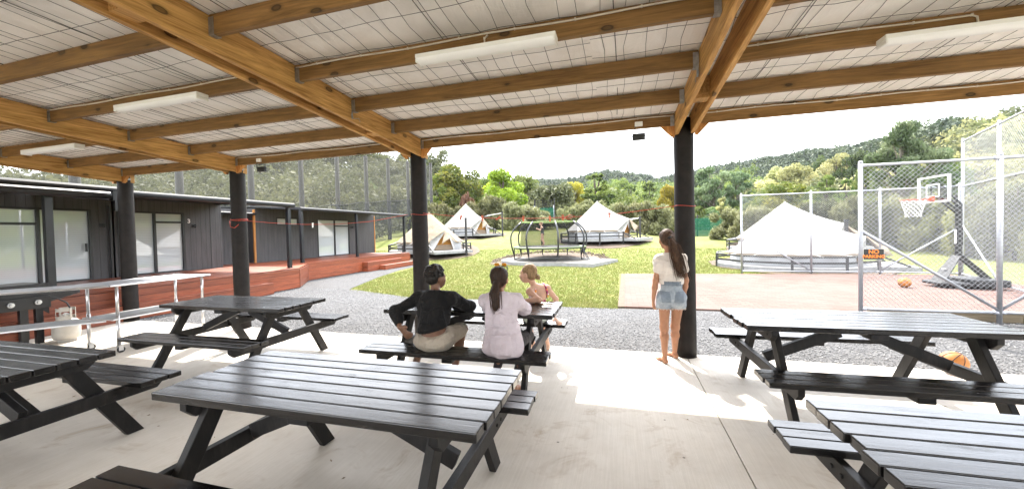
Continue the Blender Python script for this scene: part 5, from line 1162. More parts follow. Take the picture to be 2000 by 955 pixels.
m = MB(); m.lathe([(.001, MZ-.01), (TR-.22, MZ-.005)], 48); m.build('jumping_mat', 'black_plastic', tr)
m = MB(); m.lathe([(TR-.22, MZ+.005), (TR-.20, MZ+.02), (TR, MZ+.02), (TR+.05, MZ-.01), (TR+.05, MZ-.05)], 48); m.build('edge_pad', 'black_plastic', tr, smooth=True)
m = MB(); m.lathe([(TR-.205, MZ+.024), (TR-.16, MZ+.026)], 48); m.tube([((TR+.055)*math.cos(a), (TR+.055)*math.sin(a), MZ-.005) for a in np.linspace(0, 2*math.pi, 49)[:-1]], .012, 6, False, closed=True); m.build('lime_trim', 'lime_trim', tr)
m = MB(); m.tube([(TR*math.cos(a), TR*math.sin(a), MZ-.05) for a in np.linspace(0, 2*math.pi, 49)[:-1]], .025, 8, False, closed=True); m.build('frame_ring', 'black_metal', tr, smooth=True)
AN = [RAD(-112.5+45*k) for k in range(8)]; TZ = 1.86
for k in range(0, 8, 2):
    a, b = AN[k], AN[k+1]; m = MB(); P = lambda q, r_, z: (r_*math.cos(q), r_*math.sin(q), z)
    m.tube([P(a, TR, MZ-.05), P(a, TR+.02, .12), P(a*.93+b*.07, TR+.0, .03), P(a*.5+b*.5, TR*.965, .025), P(a*.07+b*.93, TR+.0, .03), P(b, TR+.02, .12), P(b, TR, MZ-.05)], .026, 8); m.build('leg', 'black_metal', tr, smooth=True)
for a in AN:
    m = MB(); zz = np.linspace(.25, TZ, 11); m.tube([((TR+.02+.16*math.sin(math.pi*min(1, (z-.25)/(TZ-.25)))-.40*max(0, (z-1.1)/(TZ-1.1))**2)*math.cos(a), (TR+.02+.16*math.sin(math.pi*min(1, (z-.25)/(TZ-.25)))-.40*max(0, (z-1.1)/(TZ-1.1))**2)*math.sin(a), z) for z in zz], .040, 8); m.build('net_pole', 'dark_steel', tr, smooth=True)
m = MB(); m.lathe([(TR-.26, MZ+.01), (TR-.31, MZ+.25), (TR-.36, MZ+.65), (TR-.34, MZ+1.0), (TR-.38, TZ-.0)], 48); m.build('safety_net', 'trampoline_net', tr, smooth=True)
m = MB(); m.tube([((TR-.38)*math.cos(a), (TR-.38)*math.sin(a), TZ-.02*abs(math.sin(4*a+.4))) for a in np.linspace(0, 2*math.pi, 65)[:-1]], .017, 8, False, closed=True); m.build('top_ring', 'lime_trim', tr, smooth=True)
m = MB()
for q in (-.14, .14): m.tube([(TR*math.cos(-.35)-q*.34, TR*math.sin(-.35)+q, MZ-.02), ((TR+.38)*math.cos(-.35)-q*.34, (TR+.38)*math.sin(-.35)+q, .01)], .016, 6)
for f in (.25, .5, .75): m.bar(((TR+.38*f)*math.cos(-.35)+.048, (TR+.38*f)*math.sin(-.35)-.14, MZ*(1-f)), ((TR+.38*f)*math.cos(-.35)-.048, (TR+.38*f)*math.sin(-.35)+.14, MZ*(1-f)), .06, .02)
m.build('ladder', 'black_metal', tr)

# ------------------------------------------------------------------ chain link fences round the court
def chain_panel(mb, p0, p1, z0, z1, pitch=.062, r=.0021):
    p0, p1 = np.array(p0, float), np.array(p1, float); W = np.linalg.norm(p1-p0); u = (p1-p0)/W; H = z1-z0; nrm = np.array((-u[1], u[0]))*.0022
    for s in (1, -1):
        for c in np.arange(-H if s > 0 else 0, W if s > 0 else W+H, pitch):
            if s > 0: a0, b0, a1, b1 = c, 0, c+H, H
            else: a0, b0, a1, b1 = c, 0, c-H, H
            pts = []
            for a, b in ((a0, b0), (a1, b1)):
                pts.append([a, b])
            (a0, b0), (a1, b1) = pts; d = 1 if a1 > a0 else -1
            if a0 < 0: b0 += (0-a0)*1; a0 = 0
            if a0 > W: b0 += (a0-W); a0 = W
            if a1 < 0: b1 -= (0-a1); a1 = 0
            if a1 > W: b1 -= (a1-W); a1 = W
            if b1-b0 < .02: continue
            q0 = p0+u*a0+nrm*s; q1 = p0+u*a1+nrm*s; mb.tube([(q0[0], q0[1], z0+b0), (q1[0], q1[1], z0+b1)], r, 4, False, .5)
def chain_fence(label, pts, h, braces=(), mid=None, pr=.030, rr_=.021, pitch=.062, wr=.0021, zb=.14):
    t = thing('chain_link_fence', label, 'fence', (pts[0][0], pts[0][1], 0), 0, 'chain link fences round the court'); O = np.array((pts[0][0], pts[0][1]))
    P = [np.array(p)-O for p in pts]
    for p in P: m = MB(); m.tube([(p[0], p[1], -.05), (p[0], p[1], h+.03)], pr, 14); m.tube([(p[0], p[1], h+.03), (p[0], p[1], h+.055), (p[0], p[1], h+.07)], [pr*1.08, pr, pr*.4], 12); m.build('post', 'galv_steel', t, smooth=True)
    for a, b in zip(P[:-1], P[1:]):
        for z in [h-.01, zb]+([mid] if mid else []):
            m = MB(); m.tube([(*a, z), (*b, z)], rr_, 10)
            for e, o_ in ((a, b), (b, a)): d = (o_-e)/np.linalg.norm(o_-e); m.tube([(*(e+d*.0), z), (*(e+d*.07), z)], rr_*1.35, 10)
            m.build('rail', 'galv_steel', t, smooth=True)
    m = MB()
    for a, b in zip(P[:-1], P[1:]): chain_panel(m, a, b, zb, h-.01, pitch, wr)
    m.build('wire_mesh', 'chain_wire', t)
    for (i, z0, j, z1) in braces: m = MB(); m.tube([(*P[i], z0), (*P[j], z1)], rr_, 10); m.build('brace', 'galv_steel', t, smooth=True)
    return t
chain_fence('galvanised chain link fence in front of the hoop, carrying the NO PARKING sign', [(3.76, 7.45), (5.48, 7.45), (7.0, 7.42)], 2.50, [(0, 1.45, 1, .20), (1, .20, 2, 1.45)], pitch=.072, wr=.0024, zb=.17)
chain_fence('chain link fence along the far side of the court, in front of two tents', [(3.88, 14.13), (5.84, 14.13), (7.62, 14.13), (9.28, 13.80)], 2.58, [(0, 1.40, 1, .10), (3, 1.40, 2, .12)], zb=.08, wr=.0023, pitch=.068)
chain_fence('tall chain link fence on the right of the court behind the hoop', [(9.30, 13.74), (8.52, 11.62), (7.74, 9.55), (7.02, 7.50)], 3.82, [(0, 1.45, 1, .14)], mid=2.55, zb=.08, wr=.0015, pitch=.085)
te = MB()
for k in range(4): te.mm(3.95+k*1.9, 3.95+k*1.9+1.89, 7.56, 7.66, -.02, .15)
tag(te.build('timber_edging', 'sleeper_wood', None, bevel=.008), 'weathered timber edging board along the court under the chain link fence', 'edging')
sg = thing('parking_sign', 'small black sign with orange NO PARKING lettering wired to the fence', 'sign', (3.912, 7.412, 1.062))
m = MB(); m.mm(-.137, .137, -.002, .002, -.088, .088); m.build('board', 'off_white_plastic', sg, bevel=.001)
m = MB(); m.mm(-.133, .133, -.0045, -.0024, -.084, .084); m.build('face', 'sign_black', sg)
for tx, z, s_ in (('NO', .036, .088), ('PARKING', -.038, .070)):
    o = bpy.data.objects.new('lettering', text_mesh(tx, s_, 'sign_orange', .0006, .0016)); COL.objects.link(o); o.parent = sg; o.location = (0, -.0058, z); o.rotation_euler = (math.pi/2, 0, 0)

# ------------------------------------------------------------------ portable hoop
hp_ = thing('basketball_hoop', 'portable basketball hoop with clear backboard and black wheeled base', 'basketball hoop', (7.68, 11.45, .012))
m = MB(); m.mm(.0, .62, -.46, .46, .05, .22); m.prism([(0, -.46), (.0, .46), (-.52, .30), (-.52, -.30)], .06, .14); m.build('base', 'black_plastic', hp_, bevel=.03)
m = MB(); m.mm(-.045, .045, -.045, .045, .70, 1.95); m.build('pole', 'black_metal', hp_, bevel=.006)
m = MB(); m.mm(-.052, .052, -.052, .052, .98, 1.42); ha = m.build('height_adjuster', 'black_plastic', hp_, bevel=.006); m = MB(); m.mm(-.060, -.0525, -.022, .022, 1.03, 1.36); m.build('height_label', 'white_paint', ha)
for y in (-.07, .07):
    m = MB(); m.bar((.02, y, .74), (.52, y, .20), .035, .06); m.build('rear_strut', 'black_metal', hp_)
m = MB(); V = [(-.05, -.13, .74), (-.05, .13, .74), (-.42, .22, .10), (-.42, -.22, .10)]; m.add(V+[(a+.03, b, c+.01) for a, b, c in V], [(0, 1, 2, 3), (7, 6, 5, 4), (0, 4, 5, 1), (1, 5, 6, 2), (2, 6, 7, 3), (3, 7, 4, 0)]); m.build('front_plate', 'grey_plastic', hp_, bevel=.004)
m = MB(); m.bar((-.268, .05, .43), (-.268, -.05, .43), .022, .02); m.build('plate_mark', 'white_paint', hp_)
for y in (-.06, .06):
    for z0, z1 in ((1.72, 2.16), (1.93, 2.44)):
        m = MB(); m.bar((.02, y, z0), (-.40, y, z1), .022, .04); m.build('arm', 'black_metal', hp_)
bdx = -.47
bd = MB(); bd.mm(bdx-.012, bdx+.012, -.45, .45, 2.03, 2.61); board = bd.build('backboard', 'clear_glass', hp_)
m = MB()
for a in ((-.47, .47, 2.01, 2.045), (-.47, .47, 2.60, 2.635), (-.47, -.435, 2.045, 2.60), (.435, .47, 2.045, 2.60)): m.mm(bdx-.022, bdx+.02, *a)
for a in ((-.2, .2, 2.14, 2.165), (-.2, .2, 2.42, 2.445), (-.2, -.172, 2.165, 2.42), (.172, .2, 2.165, 2.42)): m.mm(bdx-.018, bdx-.0125, *a)
m.build('board_frame', 'white_paint', board, bevel=.004)
m = MB(); m.mm(bdx+.021, bdx+.04, -.13, .13, 2.46, 2.5); m.mm(bdx+.021, bdx+.04, -.13, -.1, 2.2, 2.46); m.mm(bdx+.021, bdx+.04, .1, .13, 2.2, 2.46); m.build('board_bracket', 'black_metal', board)
RC = np.array((bdx-.385, 0, 2.09)); m = MB(); m.tube([RC+np.array((.225*math.cos(a), .225*math.sin(a), 0)) for a in np.linspace(0, 2*math.pi, 33)[:-1]], .010, 8, False, closed=True)
m.mm(bdx-.17, bdx-.022, -.06, .06, 2.06, 2.10); m.mm(bdx-.04, bdx-.022, -.08, .08, 2.04, 2.16); m.build('rim', 'rim_orange', hp_)
m = MB(); n = 12
for s in (-1, 1):
    for i in range(n):
        P = []
        for k in range(9): z = k/8; a = 2*math.pi*(i+s*k*.5)/n; r_ = .222-.085*min(1, z*1.25)+.02*max(0, z-.75); P.append(RC+np.array((r_*math.cos(a), r_*math.sin(a), -.01-.40*z)))
        m.tube(P, .0042, 4, False)
m.build('net', 'net_cord', hp_)

# ------------------------------------------------------------------ green screens at the back
def screen(label, x0, x1, y, z0, z1, posts, frame='dark_rail'):
    t = thing('green_screen', label, 'screen', ((x0+x1)/2, y, z0)); W = (x1-x0)/2
    m = MB(); xs_ = np.linspace(-W, W, 30); m.sheet([[(a, .02*math.sin(a*5), z) for a in xs_] for z in np.linspace(.02, z1-z0, 4)]); m.build('screen_cloth', 'screen_net', t, smooth=True)
    for k in range(posts): x = -W+2*W*k/(posts-1); m = MB(); m.mm(x-.05, x+.05, .03, .13, -.3, z1-z0+.25); m.build('post', frame, t)
    m = MB(); m.mm(-W, W, .03, .07, (z1-z0)*.5-.02, (z1-z0)*.5+.02); m.build('rail', 'galv_steel', t)
screen('green mesh screen across the lawn right of the right hand post', 4.1, 10.8, 35.0, .72, 2.35, 4)
screen('green mesh screen far behind the trampoline, below a trellis', -8.4, -6.4, 38.0, 2.0, 3.9, 2, 'galv_steel')
m = MB()
for k in range(9): m.mm(-8.3+.24*k-.015, -8.3+.24*k+.015, 38.16, 38.18, 3.95, 4.75)
for k in range(4): m.mm(-8.4, -6.3, 38.13, 38.155, 4.0+.22*k-.015, 4.0+.22*k+.015)
m.mm(-8.45, -8.33, 38.1, 38.2, 2.0, 4.85); m.mm(-6.38, -6.28, 38.1, 38.2, 2.0, 4.85)
tag(m.build('trellis', 'pole_wood'), 'brown trellis panel above the green screen behind the trampoline', 'trellis')

rotz_ = lambda a: np.array([[math.cos(a), -math.sin(a), 0], [math.sin(a), math.cos(a), 0], [0, 0, 1.]])
rg5 = np.random.default_rng(77); m = MB()
for i in range(150):
    x, y = rg5.uniform(-7, 4.6), rg5.uniform(.6, 5.0); a = rg5.uniform(0, 6.28); L = rg5.uniform(.008, .022); u = np.array((math.cos(a), math.sin(a), 0)); v = np.array((-u[1], u[0], 0)); p = np.array((x, y, .003)); l = rg5.uniform(.001, .008)
    m.add([p-u*L, p+v*L*.4+(0, 0, l), p+u*L+(0, 0, l*.5), p-v*L*.4], [(0, 1, 2, 3)])
tag(m.build('fallen_leaves', 'dry_leaf'), 'scattered small dry leaves and bits on the concrete', 'leaves', kind='stuff')
m = MB()
for i in range(260):
    x, y = rg5.uniform(-8.5, 4.6), 5.0-abs(rg5.normal(0, .16)); s_ = rg5.uniform(.004, .010); m.box((x, y, s_*.4), (s_*1.4, s_, s_*.8), rotz_(rg5.uniform(0, 3)))
tag(m.build('spilled_gravel', 'gravel_stone'), 'stray gravel stones spilled onto the concrete edge', 'gravel', kind='stuff')
# ------------------------------------------------------------------ trees
def leafcloud(rg, centers, radii, n, size, aspect=1.6, up=0.0, shell=.55, crown=None):
    """n leaf quads scattered through clumps; returns vertices and a tint per leaf"""
    centers = np.array(centers, float); radii = np.array(radii, float)
    vol = radii.prod(1)**(2/3); ci = rg.choice(len(centers), n, p=vol/vol.sum())
    v = rg.normal(0, 1, (n, 3)); v /= np.linalg.norm(v, axis=1)[:, None]
    rad = shell+(1-shell)*rg.random(n)**.6; lump = 1+.22*np.sin(v[:, 0]*7+ci*1.7)*np.sin(v[:, 1]*6+ci)*np.sin(v[:, 2]*8+ci*.6)
    p = centers[ci]+v*radii[ci]*(rad*lump)[:, None]
    nr = v*.6+rg.normal(0, .75, (n, 3)); nr[:, 2] += .25; nr /= np.linalg.norm(nr, axis=1)[:, None]
    t = rg.normal(0, 1, (n, 3)); t[:, 2] += up*2.2; t += v*up; t -= nr*(t*nr).sum(1)[:, None]; t /= np.linalg.norm(t, axis=1)[:, None]+1e-9; b = np.cross(nr, t)
    s = size*rg.uniform(.6, 1.35, n)[:, None]; a_ = t*s*aspect*.5; b_ = b*s*.5
    V = np.stack([p-a_, p+b_*.9-a_*.1, p+a_, p-b_*.9-a_*.1], 1)
    tint = np.clip(.5+.24*rg.normal(0, 1, len(centers))[ci]*.8+.16*rg.normal(0, 1, n), 0, 1)
    return V, tint
def limbs(mb, rg, H, r0, tips, bend=.06):
    """tapered trunk, and limbs that reach the clumps"""
    top = np.array((rg.normal(0, .1), rg.normal(0, .1), H)); tr_ = [np.array((0, 0, -.4))]+[np.array((rg.normal(0, bend), rg.normal(0, bend), 0))+top*f for f in (.12, .35, .6, .85, 1)]
    mb.tube(tr_, [r0*1.25, r0, r0*.85, r0*.65, r0*.42, r0*.15], 8)
    for tp in tips:
        tp = np.array(tp); f = np.clip(tp[2]/H*.62, .15, .85); st_ = top*f; mid = st_*.45+tp*.55+np.array((0, 0, -.15)); mb.tube([st_, mid, tp], [r0*.42, r0*.25, r0*.07], 6)
def make_proto(kind, seed):
    rg = np.random.default_rng(seed)
    if kind == 'broad':
        H = 6.0; C_, R_ = [], []
        for i in range(26):
            a = rg.uniform(0, 6.28); z = rg.uniform(1.5, 5.3); rad = 2.05*math.sin(math.pi*min(1, max(.08, (z-.6)/5.6)))**.7*rg.uniform(.35, 1.0); C_.append((rad*math.cos(a), rad*math.sin(a), z)); q = rg.uniform(.55, 1.0); R_.append((q, q, q*.8))
        V, T = leafcloud(rg, C_, R_, 9000, .17, 1.5, 0, .45); tips = C_[::2]; r0 = .20
    elif kind == 'shrub':
        H = 2.6; C_, R_ = [], []
        for i in range(30):
            a = rg.uniform(0, 6.28); rad = 1.15*math.sqrt(rg.random()); z = rg.uniform(.35, 2.2)*(1-.28*rad/1.15); C_.append((rad*math.cos(a), rad*math.sin(a), z)); q = rg.uniform(.26, .45); R_.append((q, q, q*1.25))
        V, T = leafcloud(rg, C_, R_, 9500, .075, 3.4, .9, .3); tips = C_[::2]; r0 = .07
    elif kind == 'conifer':
        H = 6.0; C_, R_ = [], []
        for i in range(40):
            z = rg.uniform(.5, 5.7); a = rg.uniform(0, 6.28); rad = 1.75*(1-z/6.25)**.5*rg.uniform(.25, 1); C_.append((rad*math.cos(a), rad*math.sin(a), z)); q = rg.uniform(.38, .62)*(1.15-z/8); R_.append((q, q, q*.75))
        V, T = leafcloud(rg, C_, R_, 8500, .15, 2.0, .3, .4); tips = C_[::3]; r0 = .15
    elif kind == 'pine':
        H = 6.0; C_, R_ = [], []
        for i in range(30):
            z = 2.2+3.4*rg.random()**.8; a = rg.uniform(0, 6.28); rad = 2.5*math.sin(math.pi*min(.97, max(.15, (z-1.2)/5.2)))*rg.uniform(.25, 1); C_.append((rad*math.cos(a), rad*math.sin(a), z)); q = rg.uniform(.45, .8); R_.append((q, q, q*.5))
        V, T = leafcloud(rg, C_, R_, 9000, .11, 2.8, .5, .35); tips = C_; r0 = .19
    return H, V, T, tips, r0, rg
PROTO = {}
def tree(kind, mat, x, y, topz, width, label, var, group):
    key = (kind, mat, var); gz = float(ground(x, y))-.05
    Wn = {'broad': 5.0, 'shrub': 2.9, 'conifer': 3.7, 'pine': 5.4}[kind]; Hn = {'broad': 6.0, 'shrub': 2.55, 'conifer': 6.1, 'pine': 5.9}[kind]
    hgt = max(topz-gz, 1.2); sc = (width/Wn*1.08, width/Wn*1.08, hgt/Hn)
    cat = 'shrub' if kind == 'shrub' and 'tree' not in label else 'tree'; nm = {'broad': 'leafy_tree', 'shrub': 'olive_shrub', 'conifer': 'conical_tree', 'pine': 'pine_tree'}[kind]
    if cat == 'tree' and kind == 'shrub': nm = 'olive_tree'
    if key not in PROTO:
        H, V, T, tips, r0, rg = make_proto(kind, 100+var*7+len(PROTO)); t = thing(nm, label, cat, (x, y, gz), 0, group)
        raw_mesh('crown', V.reshape(-1, 3), np.arange(len(V)*4).reshape(-1, 4), T, mat, t)
        m = MB(); limbs(m, rg, H*.86, r0, tips); m.build('trunk', 'pale_bark' if kind == 'pine' else 'bark', t, smooth=True); PROTO[key] = t
    else: t = copy_tree(PROTO[key], (x, y, gz), 0, label); t.name = nm; t['category'] = cat; t['group'] = group
    if kind == 'shrub' and y < 30: sc = (sc[0]*1.6, sc[1]*1.6, sc[2]*1.04)
    elif kind in ('shrub', 'pine'): sc = (sc[0]*1.25, sc[1]*1.25, sc[2])
    if kind in ('broad', 'conifer'): sc = (sc[0]*1.2, sc[1]*1.2, sc[2]*1.04)
    t.scale = sc; t.rotation_euler = (0, 0, (x*1.7+y) % 6.28); return t
TREES = [
('broad', 'leaf_olive_dark', -29.87, 62, 16.43, 5.58, 'tall dark tree with open branches rising above the others, right of the middle post'),
('broad', 'leaf_yellow_green', -20.39, 46, 10.24, 5.86, 'broad tree with yellowing leaf tips left of the lime green tree'),
('broad', 'leaf_yellow_green', -21.73, 44, 8.78, 3.20, 'lower yellow green tree beside the end of the netting fence'),
('broad', 'leaf_lime', -12.54, 41, 8.56, 4.86, 'bright lime green round tree behind the tents'),
('broad', 'leaf_mid', -18.33, 52, 10.16, 2.97, 'mid green treetop just left of the lime green tree'),
('broad', 'leaf_mid', -13.72, 55, 10.14, 3.52, 'mid green treetop just right of the lime green tree'),
('shrub', 'leaf_olive_dark', -7.72, 44, 7.62, 6.21, 'wide dark olive tree with a rounded top behind the green screen'),
('shrub', 'leaf_olive_dark', -10.75, 45, 7.00, 3.49, 'narrow olive tree between the lime tree and the wide dark olive tree'),
('conifer', 'leaf_mid', -2.69, 50, 9.14, 4.37, 'dense conical green tree behind the large middle tent'),
('shrub', 'leaf_rust', -16.60, 40, 6.77, 1.62, 'small rusty brown dead shrub among the trees'),
('broad', 'leaf_gold', 5.63, 48, 6.62, 2.12, 'small golden yellow autumn tree left of the right hand post'),
('broad', 'leaf_gold', -6.49, 58, 9.18, 2.76, 'pale gold treetop between the olive tree and the conical tree'),
('pine', 'leaf_pine', 12.48, 58, 9.89, 4.49, 'tall pine with a bare pale trunk right of the right hand post'),
('pine', 'leaf_pine', 16.55, 62, 9.66, 3.58, 'second pine with thinner crown beside the bare trunk pine'),
('pine', 'leaf_pine', 25.40, 44, 10.96, 4.30, 'very large spreading pine above the basketball hoop'),
('pine', 'leaf_pine', 30.17, 47, 8.72, 2.63, 'lower pine limb mass at the right of the very large pine'),
('shrub', 'leaf_olive', 7.16, 28, 2.94, 1.75, 'small feathery tree with bare stems beside the court fence'),
('conifer', 'leaf_pale', 8.35, 36, 4.12, 1.38, 'slim pale green tree left of the feathery tree'),
('broad', 'leaf_yellow_green', 17.28, 48, 6.20, 4.54, 'spreading yellow green tree above the corner of the back court fence'),
('conifer', 'leaf_mid', 24.67, 56, 7.98, 2.84, 'bright green conical tree on the slope above the court fence'),
('broad', 'leaf_pale', 33.16, 85, 13.15, 6.25, 'pale sunlit round tree on the slope, farther up behind the yellow green tree'),
('broad', 'leaf_pale', 32.10, 95, 13.97, 5.51, 'pale yellow tree at the left end of the slope trees'),
('broad', 'leaf_dark', 42.91, 100, 16.74, 3.53, 'dark round tree on the ridge between two pale trees'),
('broad', 'leaf_pale', 44.01, 95, 16.16, 5.67, 'tall pale tree below the ridge, left of the tall fence post'),
('broad', 'leaf_dark', 39.22, 80, 13.86, 4.64, 'large dark tree left of the very large pine'),
('broad', 'leaf_mid', 30.79, 60, 9.35, 2.43, 'mid green tree below the left branches of the very large pine'),
('conifer', 'leaf_mid', 26.93, 56, 7.40, 1.88, 'narrow conical tree right of the bright conical tree'),
('conifer', 'leaf_yellow_green', 22.61, 58, 6.60, 2.67, 'lower yellowish conical tree right of the spreading yellow green tree'),
('broad', 'leaf_pale', 64.25, 95, 19.74, 3.83, 'pale tree on the right skyline beside the tall court fence'),
('broad', 'leaf_mid', 67.67, 95, 20.77, 3.67, 'mid green tree on the right skyline behind the tall court fence'),
('broad', 'leaf_dark', 70.63, 95, 21.43, 3.53, 'dark crown tree highest on the right skyline'),
('broad', 'leaf_pale', 53.14, 70, 12.27, 2.98, 'pale tree at the right edge halfway up the slope'),
('broad', 'leaf_pale', 47.03, 66, 10.56, 3.40, 'pale round tree seen through the tall court fence'),
('broad', 'leaf_mid', 40.10, 60, 9.01, 2.85, 'mid green tree behind the backboard of the hoop'),
('broad', 'leaf_dark', 17.86, 110, 15.19, 5.68, 'dark tree immediately behind the right hand post'),
('conifer', 'leaf_mid', 6.74, 90, 12.40, 5.37, 'dark green conical tree left of the golden tree'),
('conifer', 'leaf_mid', 2.59, 80, 10.98, 3.92, 'conical tree above the right slope of the middle tent'),
('broad', 'leaf_mid', 0.16, 100, 14.29, 5.49, 'mid green tree behind the conical tree of the middle tent'),
('shrub', 'leaf_olive', -17.41, 34, 5.00, 2.48, 'olive shrub closest to the netting fence, behind the cream tent'),
('shrub', 'leaf_olive', -16.35, 36, 4.59, 2.30, 'olive shrub behind the left side of the far white tent'),
('shrub', 'leaf_olive', -14.64, 37, 5.11, 2.98, 'olive shrub behind the apex of the far white tent'),
('shrub', 'leaf_olive', -12.64, 38, 5.86, 3.56, 'tallest olive shrub, below the lime green tree'),
('shrub', 'leaf_olive', -10.02, 36, 4.82, 2.93, 'olive shrub right of the tallest olive shrub'),
('shrub', 'leaf_olive', -7.75, 35, 4.16, 3.09, 'olive shrub left of the green screen behind the trampoline'),
('shrub', 'leaf_olive', -4.87, 37, 4.17, 1.98, 'olive shrub right of the green screen behind the trampoline'),
('shrub', 'leaf_olive', -3.53, 38, 4.79, 2.99, 'olive shrub at the left slope of the large middle tent'),
('shrub', 'leaf_olive', -1.58, 40, 4.86, 2.86, 'olive shrub behind the apex of the large middle tent'),
('shrub', 'leaf_olive', 0.25, 36, 4.17, 2.51, 'olive shrub above the doorway of the large middle tent'),
('shrub', 'leaf_olive', 2.01, 35, 4.29, 2.71, 'olive shrub behind the timber post with a rope by the middle tent'),
('shrub', 'leaf_olive', 3.73, 34, 3.87, 2.38, 'olive shrub behind the head of the standing girl'),
('broad', 'leaf_dark', 8.70, 40, 3.46, 2.58, 'dark shrub behind the green screen right of the post'),
('shrub', 'leaf_olive', 7.89, 26, 2.92, 1.82, 'olive shrub at the left corner of the back court fence'),
('shrub', 'leaf_pale', 9.71, 27, 3.09, 2.05, 'pale shrub behind the two white tents by the court'),
('shrub', 'leaf_olive_dark', 10.53, 25, 3.14, 1.78, 'dark olive shrub right of the tent apexes by the court'),
('shrub', 'leaf_olive', 11.54, 24, 3.17, 1.81, 'olive shrub behind the NO PARKING sign post'),
('shrub', 'leaf_olive_dark', 12.32, 23, 2.99, 1.64, 'dark olive shrub left of the hoop net'),
('shrub', 'leaf_olive', 13.04, 22, 3.06, 1.63, 'olive shrub directly behind the hoop net'),
('shrub', 'leaf_pale', 13.70, 21, 2.79, 1.31, 'pale grassy shrub behind the hoop pole'),
('shrub', 'leaf_olive', 14.10, 20, 3.05, 1.30, 'olive shrub behind the tall court fence near the hoop base'),
('shrub', 'leaf_olive_dark', 14.43, 19, 3.07, 1.28, 'dark olive shrub at the right edge behind the tall court fence'),
('shrub', 'leaf_olive', 14.69, 18, 3.15, 1.13, 'olive shrub beyond the right edge of the court fence'),
]
cnt = {}
for kd, mt, x, y, tz, wd, lb in TREES:
    k_ = (kd, mt); cnt[k_] = cnt.get(k_, -1)+1
    grp = 'olive shrubs round the lawn' if kd == 'shrub' and 'tree' not in lb else ('trees behind the lawn' if y < 60 else 'trees on the hillsides')
    tree(kd, mt, x, y, tz, wd, lb, cnt[k_] % 2, grp)
# flax-like plant behind the cream tent
fx = thing('flax_plant', 'spiky strap leaved plant behind the cream tent', 'plant', (-16.6, 31.5, float(ground(-16.6, 31.5))), 0)
rg = np.random.default_rng(9); m = MB()
for i in range(150):
    a = rg.uniform(0, 6.28); L = rg.uniform(1.2, 2.4); lean = rg.uniform(.15, 1.0); P = []
    for f in np.linspace(0, 1, 6): P.append((math.cos(a)*L*lean*f, math.sin(a)*L*lean*f, L*(f-.45*lean*f*f)+.1))
    w_ = np.array((-math.sin(a), math.cos(a), 0))*.035; m.sheet([[np.array(p)-w_*(1-f*.9), np.array(p)+w_*(1-f*.9)] for p, f in zip(P, np.linspace(0, 1, 6))])
m.build('leaf_blades', 'leaf_flax', fx)

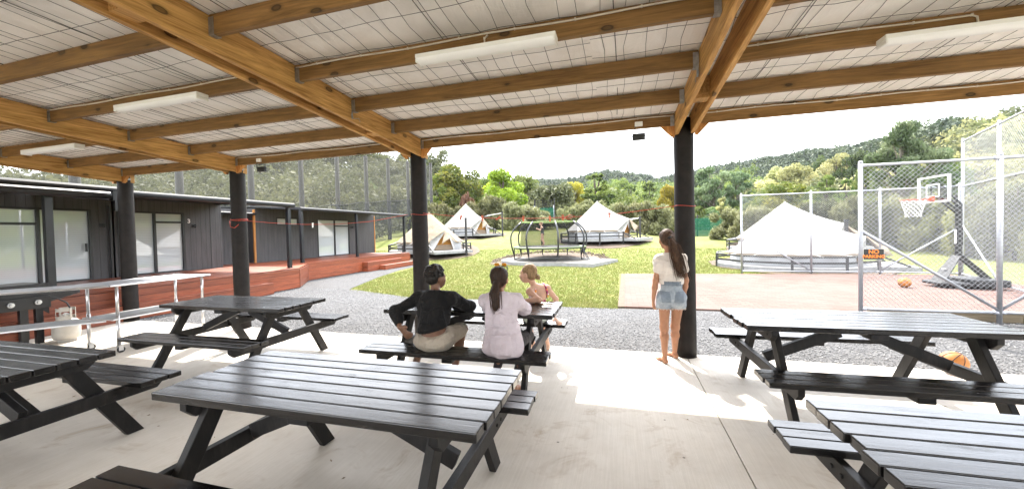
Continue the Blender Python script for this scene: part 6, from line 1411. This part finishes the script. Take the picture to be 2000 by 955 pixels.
# woods that read as one mass
def wood_mass(name, label, n, az0, az1, d_fn, size, mats, seed, hr=(5.5, 9.5), leaf=.75, per=150):
    rg = np.random.default_rng(seed); az = rg.uniform(az0, az1, n); dr = np.interp(az, AZ, DR); d = d_fn(rg, n, dr)
    x, y = d*np.sin(np.radians(az)), d*np.cos(np.radians(az)); z = ground(x, y); VV, TT = [], []
    for i in range(n):
        h = rg.uniform(*hr); w_ = h*rg.uniform(.24, .40); con = rg.random() < .3
        if con: C_ = [(rg.normal(0, w_*.25*(1-f)), rg.normal(0, w_*.25*(1-f)), h*(.25+.7*f)) for f in np.linspace(0, 1, 5)]; R_ = [(w_*(1.0-.75*f), w_*(1.0-.75*f), h*.16) for f in np.linspace(0, 1, 5)]
        else: C_ = [(rg.normal(0, w_*.5), rg.normal(0, w_*.5), h*rg.uniform(.45, .85)) for _ in range(6)]; R_ = [(w_*.62, w_*.62, w_*.5)]*6
        sl = leaf*(d[i]/dr.max()*.6+.55); k_ = int(per)
        V, T = leafcloud(rg, C_, R_, k_, sl, 1.3, 0, .45); V = V+np.array((x[i], y[i], z[i]-.4)); VV.append(V); TT.append(np.clip(T*.5+rg.normal(.25, .15), 0, 1))
    V = np.concatenate(VV); o = raw_mesh(name, V.reshape(-1, 3), np.arange(len(V)*4).reshape(-1, 4), np.concatenate(TT), mats); tag(o, label, 'forest', kind='stuff'); return o
wood_mass('hillside_forest', 'olive and mid green forest on the hill behind the netting fence', 620, -78, -27, lambda rg, n, dr: lerp(33.0, dr+2, rg.random(n)**.8), 1, 'leaf_net_hill', 31, (4, 7.3), .42, 430)
wood_mass('ridge_forest', 'dark bluish green forest covering the distant ridge', 2300, -30, 34, lambda rg, n, dr: lerp(120.0, dr+6, rg.random(n)**.6), 1, 'leaf_far', 32, (6, 9.0), .85, 260)
wood_mass('slope_forest', 'mixed olive and dark green trees massed on the right slope', 300, 14, 58, lambda rg, n, dr: lerp(78.0, np.minimum(dr+4, 170), rg.random(n)**.9), 1, 'leaf_olive_dark', 33, (5, 9), .66, 260)
wood_mass('pale_slope_trees', 'pale yellowish trees scattered through the right slope', 150, 15, 58, lambda rg, n, dr: lerp(74.0, np.minimum(dr, 160), rg.random(n)), 1, 'leaf_pale', 35, (5, 8.5), .6, 260)
wood_mass('middle_forest', 'dark green forest on the low slope left of the right hand post', 260, -4, 17, lambda rg, n, dr: rg.uniform(95, 190, n), 1, 'leaf_mid', 36, (7, 12), .62, 300)
wood_mass('valley_thicket', 'mid green thicket between the lawn shrubs and the ridge', 260, -28, 22, lambda rg, n, dr: rg.uniform(56, 120, n), 1, 'leaf_mid', 34, (4, 7), .7, 200)

# air between the camera and the ridge
hz = MB(); hz.mm(-330, 330, -60, 460, -3, 95); ho = hz.build('haze', 'wire_dark'); tag(ho, kind='stuff'); ho['label'] = 'thin pale haze softening the distant ridge'
hm = bpy.data.materials.new('haze_air'); hm.use_nodes = True; ht = hm.node_tree; ht.nodes.clear(); hv = ht.nodes.new('ShaderNodeVolumePrincipled'); hu = ht.nodes.new('ShaderNodeOutputMaterial')
hv.inputs['Color'].default_value = (.86, .91, 1, 1); hv.inputs['Density'].default_value = .00013; hv.inputs['Anisotropy'].default_value = .2; ht.links.new(hv.outputs[0], hu.inputs['Volume']); ho.data.materials.clear(); ho.data.materials.append(hm)
